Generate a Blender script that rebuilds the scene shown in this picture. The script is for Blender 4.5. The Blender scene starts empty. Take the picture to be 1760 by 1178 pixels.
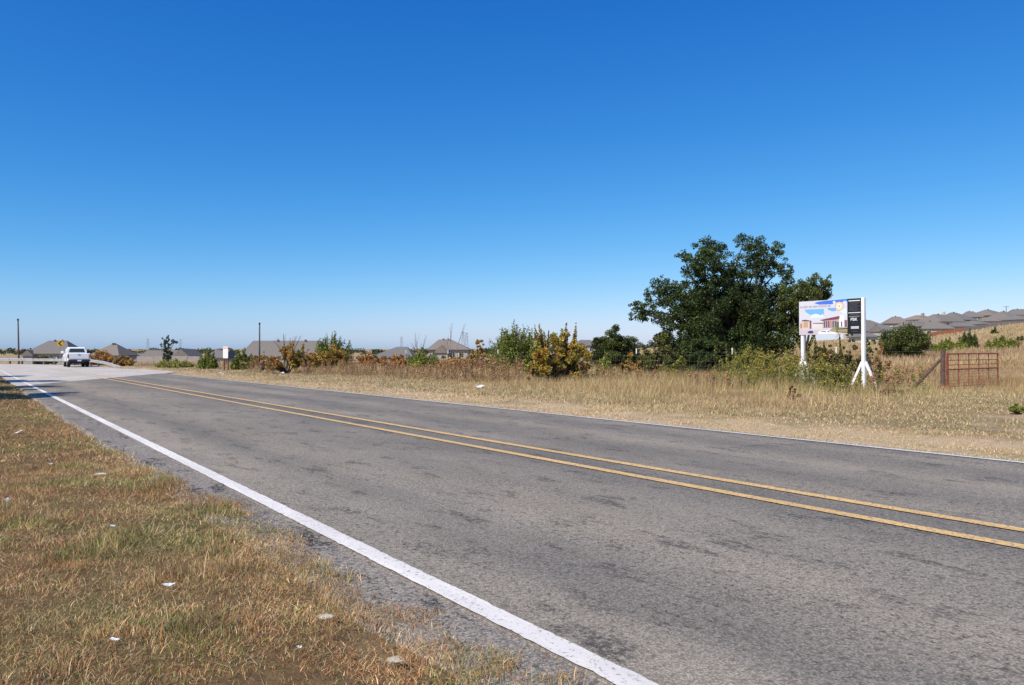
import bpy, math, random
import numpy as np
from mathutils import Vector, Matrix

# ------------------------------------------------------------------ camera, sky, sun, exposure
SC = bpy.context.scene
COL = SC.collection
F, CX, HY, CAMZ = 1342.0, 880.0, 607.0, 1.25      # focal length and horizon in photograph pixels (1760 wide)
SUN_BEARING, SUN_ELEV, SUN_STRENGTH = -138.0, 46.0, 4.6

cam = bpy.data.cameras.new('camera')
cam.sensor_width = 36.0
cam.lens = 36.0 * F / 1760.0
cam.clip_start, cam.clip_end = 0.05, 9000.0
cam_ob = bpy.data.objects.new('camera', cam)
COL.objects.link(cam_ob)
cam_ob.location = (0, 0, CAMZ)
cam_ob.rotation_euler = (math.radians(90) + math.atan((HY - 589.0) / F), 0, 0)
SC.camera = cam_ob

world = bpy.data.worlds.new('World')
SC.world = world
world.use_nodes = True
wn = world.node_tree
sky = wn.nodes.new('ShaderNodeTexSky')
sky.sky_type = 'NISHITA'
sky.sun_disc = False
sky.sun_elevation = math.radians(SUN_ELEV)
sky.sun_rotation = math.radians(SUN_BEARING)
sky.air_density, sky.dust_density, sky.ozone_density = 0.7, 0.62, 1.0
# the same per-channel film response over the whole sky
sep = wn.nodes.new('ShaderNodeSeparateColor')
wn.links.new(sky.outputs[0], sep.inputs[0])
comb = wn.nodes.new('ShaderNodeCombineColor')
for i, (gm, gain) in enumerate(((2.1, 2.35), (1.12, 1.27), (0.61, 1.24))):
    a = wn.nodes.new('ShaderNodeMath'); a.operation = 'MULTIPLY'; a.inputs[1].default_value = 0.1
    b = wn.nodes.new('ShaderNodeMath'); b.operation = 'POWER'; b.inputs[1].default_value = gm
    c = wn.nodes.new('ShaderNodeMath'); c.operation = 'MULTIPLY'; c.inputs[1].default_value = gain * 10
    d = wn.nodes.new('ShaderNodeMath'); d.operation = 'MINIMUM'; d.inputs[1].default_value = 11.0
    wn.links.new(sep.outputs[i], a.inputs[0]); wn.links.new(a.outputs[0], b.inputs[0])
    wn.links.new(b.outputs[0], c.inputs[0]); wn.links.new(c.outputs[0], d.inputs[0])
    wn.links.new(d.outputs[0], comb.inputs[i])
wn.links.new(comb.outputs[0], wn.nodes['Background'].inputs[0])
wn.nodes['Background'].inputs[1].default_value = 0.081

sun = bpy.data.lights.new('sun', 'SUN')
sun.energy, sun.angle, sun.color = SUN_STRENGTH, math.radians(0.53), (1.0, 0.93, 0.83)
sun_ob = bpy.data.objects.new('sun', sun)
COL.objects.link(sun_ob)
_b, _e = math.radians(SUN_BEARING), math.radians(SUN_ELEV)
TO_SUN = Vector((math.sin(_b) * math.cos(_e), math.cos(_b) * math.cos(_e), math.sin(_e)))
sun_ob.rotation_euler = (-TO_SUN).to_track_quat('-Z', 'Y').to_euler()
sun_ob.location = TO_SUN * 50

SC.view_settings.view_transform = 'Standard'
SC.view_settings.look = 'None'
SC.view_settings.exposure = 0.3
SC.view_settings.gamma = 1.0
SC.view_settings.use_curve_mapping = False

random.seed(7)
RNG = np.random.default_rng(7)

# ------------------------------------------------------------------ frames and terrain
ROAD_ANG = math.radians(35.0)
CA, SA = math.cos(ROAD_ANG), math.sin(ROAD_ANG)
CURVE_S, CURVE_C = 80.0, -44.0            # the road bends left from here, about d = -44

def ds2w(d, s):
    return d * CA - s * SA, d * SA + s * CA
def w2ds(x, y):
    return x * CA + y * SA, -x * SA + y * CA
def sstep(v, a, b):
    t = np.clip((np.asarray(v, float) - a) / (b - a), 0, 1)
    return t * t * (3 - 2 * t)
def road_u(d, s):
    d = np.asarray(d, float); s = np.asarray(s, float)
    r = np.hypot(d - CURVE_C, s - CURVE_S) + CURVE_C
    return np.where(s > CURVE_S, np.where(d > CURVE_C, r, -40.0), d)
def along(u, s):
    """road coordinates to the local (d, s) plane, round the bend too"""
    if s <= CURVE_S: return u, s
    ph = (s - CURVE_S) / 50.0
    return CURVE_C + (u - CURVE_C) * math.cos(ph), CURVE_S + (u - CURVE_C) * math.sin(ph)

_P = RNG.permutation(512)
_L = RNG.random((512, 512))
def vnoise(x, y):
    x = np.asarray(x, float); y = np.asarray(y, float)
    xi = np.floor(x).astype(int); yi = np.floor(y).astype(int)
    fx = x - xi; fy = y - yi
    fx = fx * fx * (3 - 2 * fx); fy = fy * fy * (3 - 2 * fy)
    a = _L[xi % 512, yi % 512]; b = _L[(xi + 1) % 512, yi % 512]
    c = _L[xi % 512, (yi + 1) % 512]; d = _L[(xi + 1) % 512, (yi + 1) % 512]
    return (a * (1 - fx) + b * fx) * (1 - fy) + (c * (1 - fx) + d * fx) * fy
def fbm(x, y, o=4):
    v = 0; w = 0.5; t = 0
    for i in range(o):
        v = v + w * vnoise(x * 2 ** i + 17.3 * i, y * 2 ** i + 5.1 * i); t += w; w *= 0.5
    return v / t

def terrain(x, y):
    x = np.asarray(x, float); y = np.asarray(y, float)
    d, s = w2ds(x, y)
    u = road_u(d, s)
    r = np.hypot(x, y)
    k = x / np.maximum(y, 1)
    hill = 2.3e-4 * np.clip(x, 0, 140) * np.clip(y, 0, 205) * (1 + 0.46 * sstep(k, .5, .68)) * sstep(u, 16, 45)
    low = -np.clip((r - 85) * 0.016, 0, 3.0) * (1 - sstep(x, -10, 45)) * sstep(u, 11.5, 30)
    far = 14 * sstep(y, 800, 1900)
    left = np.where(u < 1.6, -0.015 - 0.02 * np.clip(1.6 - u, 0, 8), 0)
    right = np.where(u > 10, -0.03 - 0.10 * sstep(u, 10, 12.8) + 0.12 * sstep(u, 14, 22), 0)
    under = -0.10 * (sstep(u, 1.5, 1.75) * (1 - sstep(u, 9.95, 10.2)))
    bump = 0.06 * (fbm(x * 1.1, y * 1.1, 3) - 0.5) * (1 - sstep(u, 1.2, 1.6) * (1 - sstep(u, 10.1, 11)))
    bump2 = 0.9 * (fbm(x * .025, y * .025, 3) - 0.5) * sstep(r, 60, 160) * sstep(u, 14, 30)
    return hill + low + far + left + right + under + bump + bump2
def tz(x, y):
    return float(terrain(x, y))
def at(px, Y):
    return (px - CX) / F * Y
def zpix(py, Y):
    return CAMZ + (HY - py) / F * Y

# ------------------------------------------------------------------ helpers
def tag(o, label=None, cat=None, group=None, kind=None):
    if label: o['label'] = label
    if cat: o['category'] = cat
    if group: o['group'] = group
    if kind: o['kind'] = kind
    return o
def thing(name, label, cat, loc=(0, 0, 0), rz=0, group=None):
    o = bpy.data.objects.new(name, None)
    o.empty_display_size = 0.1
    COL.objects.link(o)
    o.location = loc; o.rotation_euler = (0, 0, rz)
    return tag(o, label, cat, group)
def link(name, me, parent=None, mat=None):
    if mat is not None:
        me.materials.clear(); me.materials.append(mat)
    o = bpy.data.objects.new(name, me)
    COL.objects.link(o)
    if parent is not None: o.parent = parent
    return o
def mesh_np(name, V, Fc, color=None, mat=None, parent=None, smooth=False):
    V = np.ascontiguousarray(V, np.float32); Fc = np.ascontiguousarray(Fc, np.int32)
    me = bpy.data.meshes.new(name)
    n, k = Fc.shape
    me.vertices.add(len(V)); me.vertices.foreach_set('co', V.ravel())
    me.loops.add(n * k); me.loops.foreach_set('vertex_index', Fc.ravel())
    me.polygons.add(n)
    me.polygons.foreach_set('loop_start', np.arange(n, dtype=np.int32) * k)
    me.polygons.foreach_set('loop_total', np.full(n, k, np.int32))
    me.polygons.foreach_set('use_smooth', np.full(n, bool(smooth)))
    if color is not None:
        ca = me.color_attributes.new('Col', 'FLOAT_COLOR', 'POINT')
        c4 = np.ones((len(V), 4), np.float32); c4[:, :3] = color
        ca.data.foreach_set('color', c4.ravel())
    me.update(calc_edges=True)
    return link(name, me, parent, mat)
class MB:
    """collects boxes, tubes and polygons for one mesh"""
    def __init__(s): s.v = []; s.f = []; s.c = []
    def poly(s, pts, col=None):
        i = len(s.v); s.v += [tuple(p) for p in pts]; s.f.append(tuple(range(i, i + len(pts)))); s.c.append(col); return s
    def box(s, x0, x1, y0, y1, z0, z1):
        i = len(s.v)
        s.v += [(x0, y0, z0), (x1, y0, z0), (x1, y1, z0), (x0, y1, z0), (x0, y0, z1), (x1, y0, z1), (x1, y1, z1), (x0, y1, z1)]
        for q in ((0, 3, 2, 1), (4, 5, 6, 7), (0, 1, 5, 4), (1, 2, 6, 5), (2, 3, 7, 6), (3, 0, 4, 7)):
            s.f.append(tuple(i + j for j in q)); s.c.append(None)
        return s
    def bar(s, a, b, w, h=None, roll=0):
        h = h or w
        a = Vector(a); b = Vector(b); t = (b - a).normalized()
        up = Vector((0, 0, 1)) if abs(t.z) < .95 else Vector((0, 1, 0))
        x = t.cross(up).normalized(); y = x.cross(t).normalized()
        if roll: x, y = x * math.cos(roll) + y * math.sin(roll), y * math.cos(roll) - x * math.sin(roll)
        i = len(s.v)
        for p in (a, b):
            for sx, sy in ((-1, -1), (1, -1), (1, 1), (-1, 1)): s.v.append(tuple(p + x * sx * w / 2 + y * sy * h / 2))
        for q in ((0, 3, 2, 1), (4, 5, 6, 7), (0, 1, 5, 4), (1, 2, 6, 5), (2, 3, 7, 6), (3, 0, 4, 7)):
            s.f.append(tuple(i + j for j in q)); s.c.append(None)
        return s
    def tube(s, pts, radii, n=6, cap=True):
        pts = [Vector(p) for p in pts]
        if not hasattr(radii, '__len__'): radii = [radii] * len(pts)
        i0 = len(s.v); prev = None
        for k, p in enumerate(pts):
            t = (pts[min(k + 1, len(pts) - 1)] - pts[max(k - 1, 0)]).normalized()
            if prev is None:
                ref = Vector((0, 0, 1)) if abs(t.z) < .9 else Vector((1, 0, 0))
                x = t.cross(ref).normalized()
            else:
                x = (prev - t * prev.dot(t)).normalized()
            prev = x; y = t.cross(x)
            for j in range(n):
                an = 2 * math.pi * j / n
                s.v.append(tuple(p + (x * math.cos(an) + y * math.sin(an)) * radii[k]))
        for k in range(len(pts) - 1):
            for j in range(n):
                a = i0 + k * n + j; b = i0 + k * n + (j + 1) % n
                s.f.append((a, b, b + n, a + n)); s.c.append(None)
        if cap:
            s.f.append(tuple(i0 + j for j in range(n))[::-1]); s.c.append(None)
            e = i0 + (len(pts) - 1) * n
            s.f.append(tuple(e + j for j in range(n))); s.c.append(None)
        return s
    def build(s, name, mat=None, parent=None, bevel=0, smooth=False):
        me = bpy.data.meshes.new(name)
        me.from_pydata(s.v, [], s.f)
        if any(c is not None for c in s.c):
            ca = me.color_attributes.new('Col', 'FLOAT_COLOR', 'CORNER')
            li = 0
            for p, c in zip(me.polygons, s.c):
                for _ in range(p.loop_total):
                    ca.data[li].color = (*(c or (1, 1, 1)), 1); li += 1
        if smooth:
            for p in me.polygons: p.use_smooth = True
        o = link(name, me, parent, mat)
        if bevel:
            m = o.modifiers.new('bevel', 'BEVEL'); m.width = bevel; m.segments = 2; m.limit_method = 'ANGLE'
        return o

# ------------------------------------------------------------------ materials
MATS = {}
def nodes_of(m):
    return m.node_tree, m.node_tree.nodes, m.node_tree.links
def plain(name, col, rough=.7, metal=0, spec=.4, noise=None, amt=.25, bump=0, coat=0):
    if name in MATS: return MATS[name]
    m = bpy.data.materials.new(name); m.use_nodes = True
    nt, ns, lk = nodes_of(m); b = ns['Principled BSDF']
    b.inputs['Base Color'].default_value = (*col, 1)
    b.inputs['Roughness'].default_value = rough
    b.inputs['Metallic'].default_value = metal
    b.inputs['Specular IOR Level'].default_value = spec
    if coat: b.inputs['Coat Weight'].default_value = coat
    if noise:
        tc = ns.new('ShaderNodeTexCoord'); n = ns.new('ShaderNodeTexNoise')
        n.inputs['Scale'].default_value = noise; n.inputs['Detail'].default_value = 6
        lk.new(tc.outputs['Object'], n.inputs['Vector'])
        mp = ns.new('ShaderNodeMapRange'); mp.inputs[1].default_value = .3; mp.inputs[2].default_value = .7
        mp.inputs[3].default_value = 1 - amt; mp.inputs[4].default_value = 1 + amt
        lk.new(n.outputs[0], mp.inputs[0])
        mx = ns.new('ShaderNodeMix'); mx.data_type = 'RGBA'; mx.blend_type = 'MULTIPLY'; mx.inputs[0].default_value = 1
        mx.inputs[6].default_value = (*col, 1); lk.new(mp.outputs[0], mx.inputs[7])
        lk.new(mx.outputs[2], b.inputs['Base Color'])
        if bump:
            bp = ns.new('ShaderNodeBump'); bp.inputs['Strength'].default_value = bump; bp.inputs['Distance'].default_value = .02
            lk.new(n.outputs[0], bp.inputs['Height']); lk.new(bp.outputs[0], b.inputs['Normal'])
    MATS[name] = m
    return m
def leafy(name, trans=.25, rough=.55, spec=.25):
    if name in MATS: return MATS[name]
    m = bpy.data.materials.new(name); m.use_nodes = True
    nt, ns, lk = nodes_of(m); b = ns['Principled BSDF']
    at_ = ns.new('ShaderNodeAttribute'); at_.attribute_name = 'Col'
    lk.new(at_.outputs['Color'], b.inputs['Base Color'])
    b.inputs['Roughness'].default_value = rough; b.inputs['Specular IOR Level'].default_value = spec
    tr = ns.new('ShaderNodeBsdfTranslucent'); lk.new(at_.outputs['Color'], tr.inputs['Color'])
    mx = ns.new('ShaderNodeMixShader'); mx.inputs[0].default_value = trans
    lk.new(b.outputs[0], mx.inputs[1]); lk.new(tr.outputs[0], mx.inputs[2])
    lk.new(mx.outputs[0], ns['Material Output'].inputs['Surface'])
    MATS[name] = m
    return m
def printed(name='printed_vinyl'):
    if name in MATS: return MATS[name]
    m = bpy.data.materials.new(name); m.use_nodes = True
    nt, ns, lk = nodes_of(m); b = ns['Principled BSDF']
    at_ = ns.new('ShaderNodeAttribute'); at_.attribute_name = 'Col'
    lk.new(at_.outputs['Color'], b.inputs['Base Color'])
    b.inputs['Roughness'].default_value = .45
    MATS[name] = m
    return m

def N(ns, t, **kw):
    n = ns.new('ShaderNode' + t)
    for k, v in kw.items(): setattr(n, k, v)
    return n
def asphalt_material(name, base, warm, cool, speck=.34, blotch=1.0, bands=True):
    m = bpy.data.materials.new(name); m.use_nodes = True
    nt, ns, lk = nodes_of(m); b = ns['Principled BSDF']
    tc = N(ns, 'TexCoord'); sp = N(ns, 'SeparateXYZ'); lk.new(tc.outputs['Object'], sp.inputs[0])
    def mapped(sx, sy):
        mp = N(ns, 'Mapping'); mp.inputs['Scale'].default_value = (sx, sy, 1); lk.new(tc.outputs['Object'], mp.inputs[0]); return mp.outputs[0]
    def noise(vec, sc, det=4, rough=.55):
        n = N(ns, 'TexNoise'); n.inputs['Scale'].default_value = sc; n.inputs['Detail'].default_value = det; n.inputs['Roughness'].default_value = rough
        lk.new(vec, n.inputs['Vector']); return n.outputs[0]
    def rng(v, a, b_, c, d):
        r = N(ns, 'MapRange'); r.inputs[1].default_value = a; r.inputs[2].default_value = b_; r.inputs[3].default_value = c; r.inputs[4].default_value = d
        lk.new(v, r.inputs[0]); return r.outputs[0]
    def mix(f, a, b_, mode='MIX'):
        x = N(ns, 'Mix', data_type='RGBA', blend_type=mode)
        for sock, v in ((0, f), (6, a), (7, b_)):
            if isinstance(v, (int, float)): x.inputs[sock].default_value = v
            elif isinstance(v, tuple): x.inputs[sock].default_value = (*v, 1)
            else: lk.new(v, x.inputs[sock])
        return x.outputs[2]
    def math_(op, a, b_=None):
        x = N(ns, 'Math', operation=op)
        for i, v in enumerate((a, b_)):
            if v is None: continue
            if isinstance(v, (int, float)): x.inputs[i].default_value = v
            else: lk.new(v, x.inputs[i])
        return x.outputs[0]
    wob = noise(mapped(.5, .12), 1.0, 4)
    if bands:
        # worn wheel paths: bands of tone along the road, wobbling with the noise
        x2 = math_('ADD', sp.outputs[0], rng(wob, .2, .8, -.45, .45))
        cr = N(ns, 'ValToRGB'); cr.color_ramp.interpolation = 'EASE'
        lk.new(rng(x2, 1.5, 10.5, 0, 1), cr.inputs[0])
        stops = [(1.5, .55), (2.3, .9), (2.95, .25), (3.7, .95), (4.55, .45), (5.2, .2), (5.85, .0), (6.5, .75), (7.2, .15), (8.0, .75), (8.8, .25), (9.4, .6), (10, .1)]
        el = cr.color_ramp.elements
        while len(el) > 1: el.remove(el[-1])
        el[0].position = 0; el[0].color = (.5, .5, .5, 1)
        for xx, v in stops:
            e = el.new((xx - 1.5) / 9.0); e.color = (v, v, v, 1)
        band = math_('ADD', math_('MULTIPLY', cr.outputs[0], .75), rng(noise(mapped(.35, .09), 2.0, 5), .3, .7, -.15, .4))
    else:
        band = rng(noise(mapped(.4, .2), 1.0, 5), .3, .7, 0, 1)
    col = mix(band, cool, warm)
    # patchiness
    col = mix(1.0, col, rng(noise(mapped(1, .4), .7, 6, .65), .3, .7, .86, 1.14), 'MULTIPLY')
    # stone chips
    v = N(ns, 'TexVoronoi', feature='F1'); v.inputs['Scale'].default_value = 95; lk.new(tc.outputs['Object'], v.inputs['Vector'])
    chips = N(ns, 'Separate' + 'Color'); lk.new(v.outputs['Color'], chips.inputs[0])
    col = mix(1.0, col, rng(chips.outputs[0], 0, 1, 1 - speck, 1 + speck * .95), 'MULTIPLY')
    gap = rng(v.outputs['Distance'], .35, .8, 1.03, .72)
    col = mix(1.0, col, gap, 'MULTIPLY')
    # coarser dark pits where binder shows
    pit = rng(noise(mapped(1, .8), 30, 4, .7), .545, .62, 0, 1)
    where = rng(noise(mapped(.75, .22), 1.3, 5, .6), .36, .58, 0.18, 1)
    col = mix(math_('MULTIPLY', math_('MULTIPLY', pit, where), .8 * blotch), col, (.04, .039, .039))
    # tar blotches drawn out along the road
    bl = rng(noise(mapped(2.2, .75), 1.7, 8, .75), .535, .62, 0, 1)
    blm = rng(noise(mapped(1, .8), 26, 5, .8), .43, .52, 0, 1)
    wet = math_('MULTIPLY', math_('MULTIPLY', bl, blm), .72 * blotch)
    col = mix(wet, col, (.03, .03, .033))
    lk.new(col, b.inputs['Base Color'])
    b.inputs['Roughness'].default_value = .9; b.inputs['Specular IOR Level'].default_value = .18
    bp = N(ns, 'Bump'); bp.inputs['Strength'].default_value = .55; bp.inputs['Distance'].default_value = .006
    lk.new(math_('ADD', v.outputs['Distance'], noise(mapped(1, 1), 30, 4)), bp.inputs['Height'])
    lk.new(bp.outputs[0], b.inputs['Normal'])
    return m
def paint_material(name, col, under, wear=.5, dirt=.18):
    m = bpy.data.materials.new(name); m.use_nodes = True
    nt, ns, lk = nodes_of(m); b = ns['Principled BSDF']
    tc = N(ns, 'TexCoord')
    def noise(sc, det, vec=None):
        n = N(ns, 'TexNoise'); n.inputs['Scale'].default_value = sc; n.inputs['Detail'].default_value = det; n.inputs['Roughness'].default_value = .7
        lk.new(vec or tc.outputs['Object'], n.inputs['Vector']); return n.outputs[0]
    mp = N(ns, 'Mapping'); mp.inputs['Scale'].default_value = (3, .5, 1); lk.new(tc.outputs['Object'], mp.inputs[0])
    r = N(ns, 'MapRange'); r.inputs[1].default_value = .3; r.inputs[2].default_value = .7; r.inputs[3].default_value = 1 - dirt; r.inputs[4].default_value = 1
    lk.new(noise(1.2, 6, mp.outputs[0]), r.inputs[0])
    a = N(ns, 'Mix', data_type='RGBA', blend_type='MULTIPLY'); a.inputs[0].default_value = 1; a.inputs[6].default_value = (*col, 1); lk.new(r.outputs[0], a.inputs[7])
    h = N(ns, 'MapRange'); h.inputs[1].default_value = .68 - .14 * wear; h.inputs[2].default_value = .74 - .14 * wear; lk.new(noise(42, 4), h.inputs[0])
    c = N(ns, 'Mix', data_type='RGBA'); lk.new(h.outputs[0], c.inputs[0]); lk.new(a.outputs[2], c.inputs[6]); c.inputs[7].default_value = (*under, 1)
    lk.new(c.outputs[2], b.inputs['Base Color']); b.inputs['Roughness'].default_value = .7
    bp = N(ns, 'Bump'); bp.inputs['Strength'].default_value = .4; bp.inputs['Distance'].default_value = .004
    lk.new(noise(70, 3), bp.inputs['Height']); lk.new(bp.outputs[0], b.inputs['Normal'])
    return m

M_GRASS = leafy('dry_grass', .13, .6, .2)
M_LEAF = leafy('leaves', .3, .5, .3)
M_BARK = plain('bark', (.06, .048, .036), .9, noise=9, amt=.4, bump=.6)
M_TWIG = plain('dry_twig', (.2, .165, .13), .9, noise=9)

# ------------------------------------------------------------------ ground
def axis_steps(neg, pos, fine, grow):
    v = [0.0]; st = fine
    while v[-1] < pos:
        if v[-1] > 30: st *= grow
        v.append(v[-1] + st)
    w = [0.0]; st = fine
    while w[-1] > -neg:
        if w[-1] < -12: st *= grow
        w.append(w[-1] - st)
    return np.array(w[:0:-1] + v)
def patches(x, y):
    return fbm(x * .9 + 40, y * .9 + 11, 4), fbm(x * .28 + 7, y * .28 + 90, 4)
def build_ground():
    dd = axis_steps(2500, 3200, .42, 1.075); ss = axis_steps(1500, 3200, .55, 1.06)
    D, S = np.meshgrid(dd, ss, indexing='ij')
    X, Y = ds2w(D, S)
    Z = terrain(X, Y)
    U = road_u(D, S)
    nd, nsn = D.shape
    V = np.stack([X, Y, Z], -1).reshape(-1, 3)
    i = np.arange(nd * nsn).reshape(nd, nsn)
    Fc = np.stack([i[:-1, :-1], i[1:, :-1], i[1:, 1:], i[:-1, 1:]], -1).reshape(-1, 4)
    p1, p2 = patches(X, Y)
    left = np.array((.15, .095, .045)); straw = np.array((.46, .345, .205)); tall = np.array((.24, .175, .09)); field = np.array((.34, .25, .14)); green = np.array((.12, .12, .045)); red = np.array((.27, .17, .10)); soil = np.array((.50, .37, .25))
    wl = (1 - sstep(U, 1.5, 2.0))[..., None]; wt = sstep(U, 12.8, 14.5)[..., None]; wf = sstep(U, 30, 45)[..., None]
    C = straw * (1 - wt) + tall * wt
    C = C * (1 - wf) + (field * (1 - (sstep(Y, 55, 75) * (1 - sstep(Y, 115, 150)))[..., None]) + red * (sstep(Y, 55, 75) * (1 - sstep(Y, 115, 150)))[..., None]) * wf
    C = C * (1 - wl) + left * wl
    C = C * (1 - .5 * sstep(p1, .55, .75)[..., None]) + green * .5 * sstep(p1, .55, .75)[..., None]
    C = C * (1 - (sstep(fbm(X * .8, Y * .8, 3), .58, .75) * (U > 10))[..., None] * .6) + soil * (sstep(fbm(X * .8, Y * .8, 3), .6, .75) * (U > 10))[..., None] * .6
    m = bpy.data.materials.new('thatch_ground'); m.use_nodes = True
    nt, ns, lk = nodes_of(m); b = ns['Principled BSDF']
    a = N(ns, 'Attribute', attribute_name='Col'); tc = N(ns, 'TexCoord')
    n = N(ns, 'TexNoise'); n.inputs['Scale'].default_value = 14; n.inputs['Detail'].default_value = 8; n.inputs['Roughness'].default_value = .75; lk.new(tc.outputs['Object'], n.inputs['Vector'])
    r = N(ns, 'MapRange'); r.inputs[1].default_value = .3; r.inputs[2].default_value = .7; r.inputs[3].default_value = .55; r.inputs[4].default_value = 1.4; lk.new(n.outputs[0], r.inputs[0])
    x = N(ns, 'Mix', data_type='RGBA', blend_type='MULTIPLY'); x.inputs[0].default_value = 1; lk.new(a.outputs['Color'], x.inputs[6]); lk.new(r.outputs[0], x.inputs[7])
    lk.new(x.outputs[2], b.inputs['Base Color']); b.inputs['Roughness'].default_value = .95; b.inputs['Specular IOR Level'].default_value = .1
    bp = N(ns, 'Bump'); bp.inputs['Strength'].default_value = .8; bp.inputs['Distance'].default_value = .03; lk.new(n.outputs[0], bp.inputs['Height']); lk.new(bp.outputs[0], b.inputs['Normal'])
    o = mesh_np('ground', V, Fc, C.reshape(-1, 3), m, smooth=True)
    tag(o, kind='structure')
build_ground()

# ------------------------------------------------------------------ road
ASPH = asphalt_material('old_chip_seal', (.2, .2, .2), (.318, .273, .213), (.168, .156, .137))
SHOULDER = asphalt_material('shoulder_chippings', (.2, .2, .2), (.33, .285, .235), (.21, .19, .165), speck=.5, blotch=1.6, bands=False)
CONC = asphalt_material('pale_pavement', (.36, .35, .33), (.55, .50, .43), (.48, .44, .385), speck=.2, blotch=.25, bands=False)
def strip(name, mat, s0, s1, u0, u1, z, step=1.0, parent=None, drop=0.0, nu=1):
    """sheet between u0(s) and u1(s) along the road; u0, u1, s0, s1 may be functions"""
    rows = []; s = s0
    ns_ = max(1, int((s1 - s0) / step))
    for i in range(ns_ + 1):
        s = s0 + (s1 - s0) * i / ns_
        a = u0(s) if callable(u0) else u0; b = u1(s) if callable(u1) else u1
        row = [(a - .03, s, z - drop)] if drop else []
        row += [(a + (b - a) * j / nu, s, z) for j in range(nu + 1)]
        if drop: row.append((b + .03, s, z - drop))
        rows.append(row)
    V = []; Fc = []
    k = len(rows[0])
    for r in rows:
        for (u, s, zz) in r:
            d_, s_ = along(u, s); V.append((d_, s_, zz))
    for i in range(len(rows) - 1):
        for j in range(k - 1):
            a = i * k + j; Fc.append((a, a + 1, a + k + 1, a + k))
    o = mesh_np(name, np.array(V), np.array(Fc), None, mat, parent)
    if parent is None: o.rotation_euler = (0, 0, ROAD_ANG)
    return o
def wig(a, amp, seed, sc=2.3):
    return lambda s: a + amp * 2 * (float(fbm(s * sc + seed, seed * 1.7, 4)) - .5)
road = strip('road', ASPH, -22, 150, 2.0, wig(10.02, .05, 3), 0.0, .5, drop=.12, nu=2)
tag(road, 'grey two-lane chip-seal road running away to the left', kind='structure')
sh = strip('road_shoulder', SHOULDER, -22, 150, wig(1.6, .14, 9, 1.1), 2.06, -.004, .2, drop=.1)
tag(sh, kind='structure')
def seam(u): return 37 + 2.02 * (u - 2.7)
def concrete_edge():
    V = []; Fc = []; rows = []
    us = np.linspace(1.55, 10.1, 12)
    for i in range(90):
        row = []
        for j, u in enumerate(us):
            s = seam(u) + (150 - seam(u)) * i / 89.0
            uu = u
            if j == 11: uu = u + 1.3 * float(sstep(s, 51, 55) * (1 - sstep(s, 62, 70)))
            d_, s_ = along(uu, s); row.append((d_, s_, .005))
        rows.append(row)
    for r in rows: V += r
    for i in range(89):
        for j in range(11):
            a = i * 12 + j; Fc.append((a, a + 1, a + 13, a + 12))
    o = mesh_np('pale_pavement', np.array(V), np.array(Fc), None, CONC)
    o.rotation_euler = (0, 0, ROAD_ANG)
    tag(o, 'pale newer pavement beyond the seam where the road bends left', kind='structure')
concrete_edge()
WHITE = paint_material('white_road_paint', (.78, .74, .68), (.3, .27, .23), .75, .28)
WHITE_OLD = paint_material('worn_white_road_paint', (.66, .64, .60), (.22, .2, .18), .95, .25)
YELLOW = paint_material('yellow_road_paint', (.76, .48, .165), (.22, .2, .17), 1.1, .28)
YELLOW_OLD = paint_material('faded_yellow_road_paint', (.50, .37, .20), (.36, .34, .31), 1.1, .15)
def line(name, mat, a, b, s0, s1, z, amp=.006, step=.12):
    o = strip(name, mat, s0, s1, wig(a, amp, a * 3.1, 14), wig(b, amp, b * 5.7, 14), z, step)
    o.parent = road; o.rotation_euler = (0, 0, 0)
    return o
line('edge_line', WHITE, 2.01, 2.14, -20, 38, .0085, .010, .025)
line('edge_line', WHITE, 2.02, 2.13, 38, 140, .0095, .006, .5)
line('edge_line', WHITE_OLD, 9.80, 9.91, -20, 52.5, .0085, .012, .1)
line('edge_line', WHITE_OLD, 9.80, 9.91, 52.5, 140, .0095, .01, .5)
line('centre_line', YELLOW, 5.51, 5.635, -20, 43.4, .0085, .006, .1)
line('centre_line', YELLOW, 6.035, 6.16, -20, 44.4, .0085, .006, .1)
line('centre_line', YELLOW_OLD, 5.51, 5.635, 43.4, 74, .0095, .008, .5)
line('centre_line', YELLOW_OLD, 6.035, 6.16, 44.4, 74, .0095, .008, .5)

# ------------------------------------------------------------------ grass
def blades(P, h, w, lean_az, lean, face, col, seg=2):
    n = len(P)
    side = np.stack([np.cos(face), np.sin(face), np.zeros(n)], 1) * (w / 2)[:, None]
    ld = np.stack([np.cos(lean_az), np.sin(lean_az), np.zeros(n)], 1)
    up = np.array((0, 0, 1.0))
    hz = h * np.cos(lean); hx = h * np.sin(lean)
    tip = P + ld * hx[:, None] + up * hz[:, None]
    if seg == 1:
        V = np.stack([P - side, P + side, tip], 1); Fc = np.array([[0, 1, 2]])
    else:
        mid = P + ld * (hx * .32)[:, None] + up * (hz * .58)[:, None]
        V = np.stack([P - side, P + side, mid - side * .7, mid + side * .7, tip], 1)
        Fc = np.array([[0, 1, 2], [1, 3, 2], [2, 3, 4]])
    k = V.shape[1]
    FF = (Fc[None] + (np.arange(n) * k)[:, None, None]).reshape(-1, 3)
    return V.reshape(-1, 3), FF, np.repeat(col, k, 0)
def pick(pal, wts, n):
    """per-item palette choice; wts (n, k)"""
    wts = np.maximum(wts, 1e-4); c = np.cumsum(wts / wts.sum(1, keepdims=True), 1)
    k = (RNG.random((n, 1)) > c).sum(1)
    return np.array(pal)[np.minimum(k, len(pal) - 1)]
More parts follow.
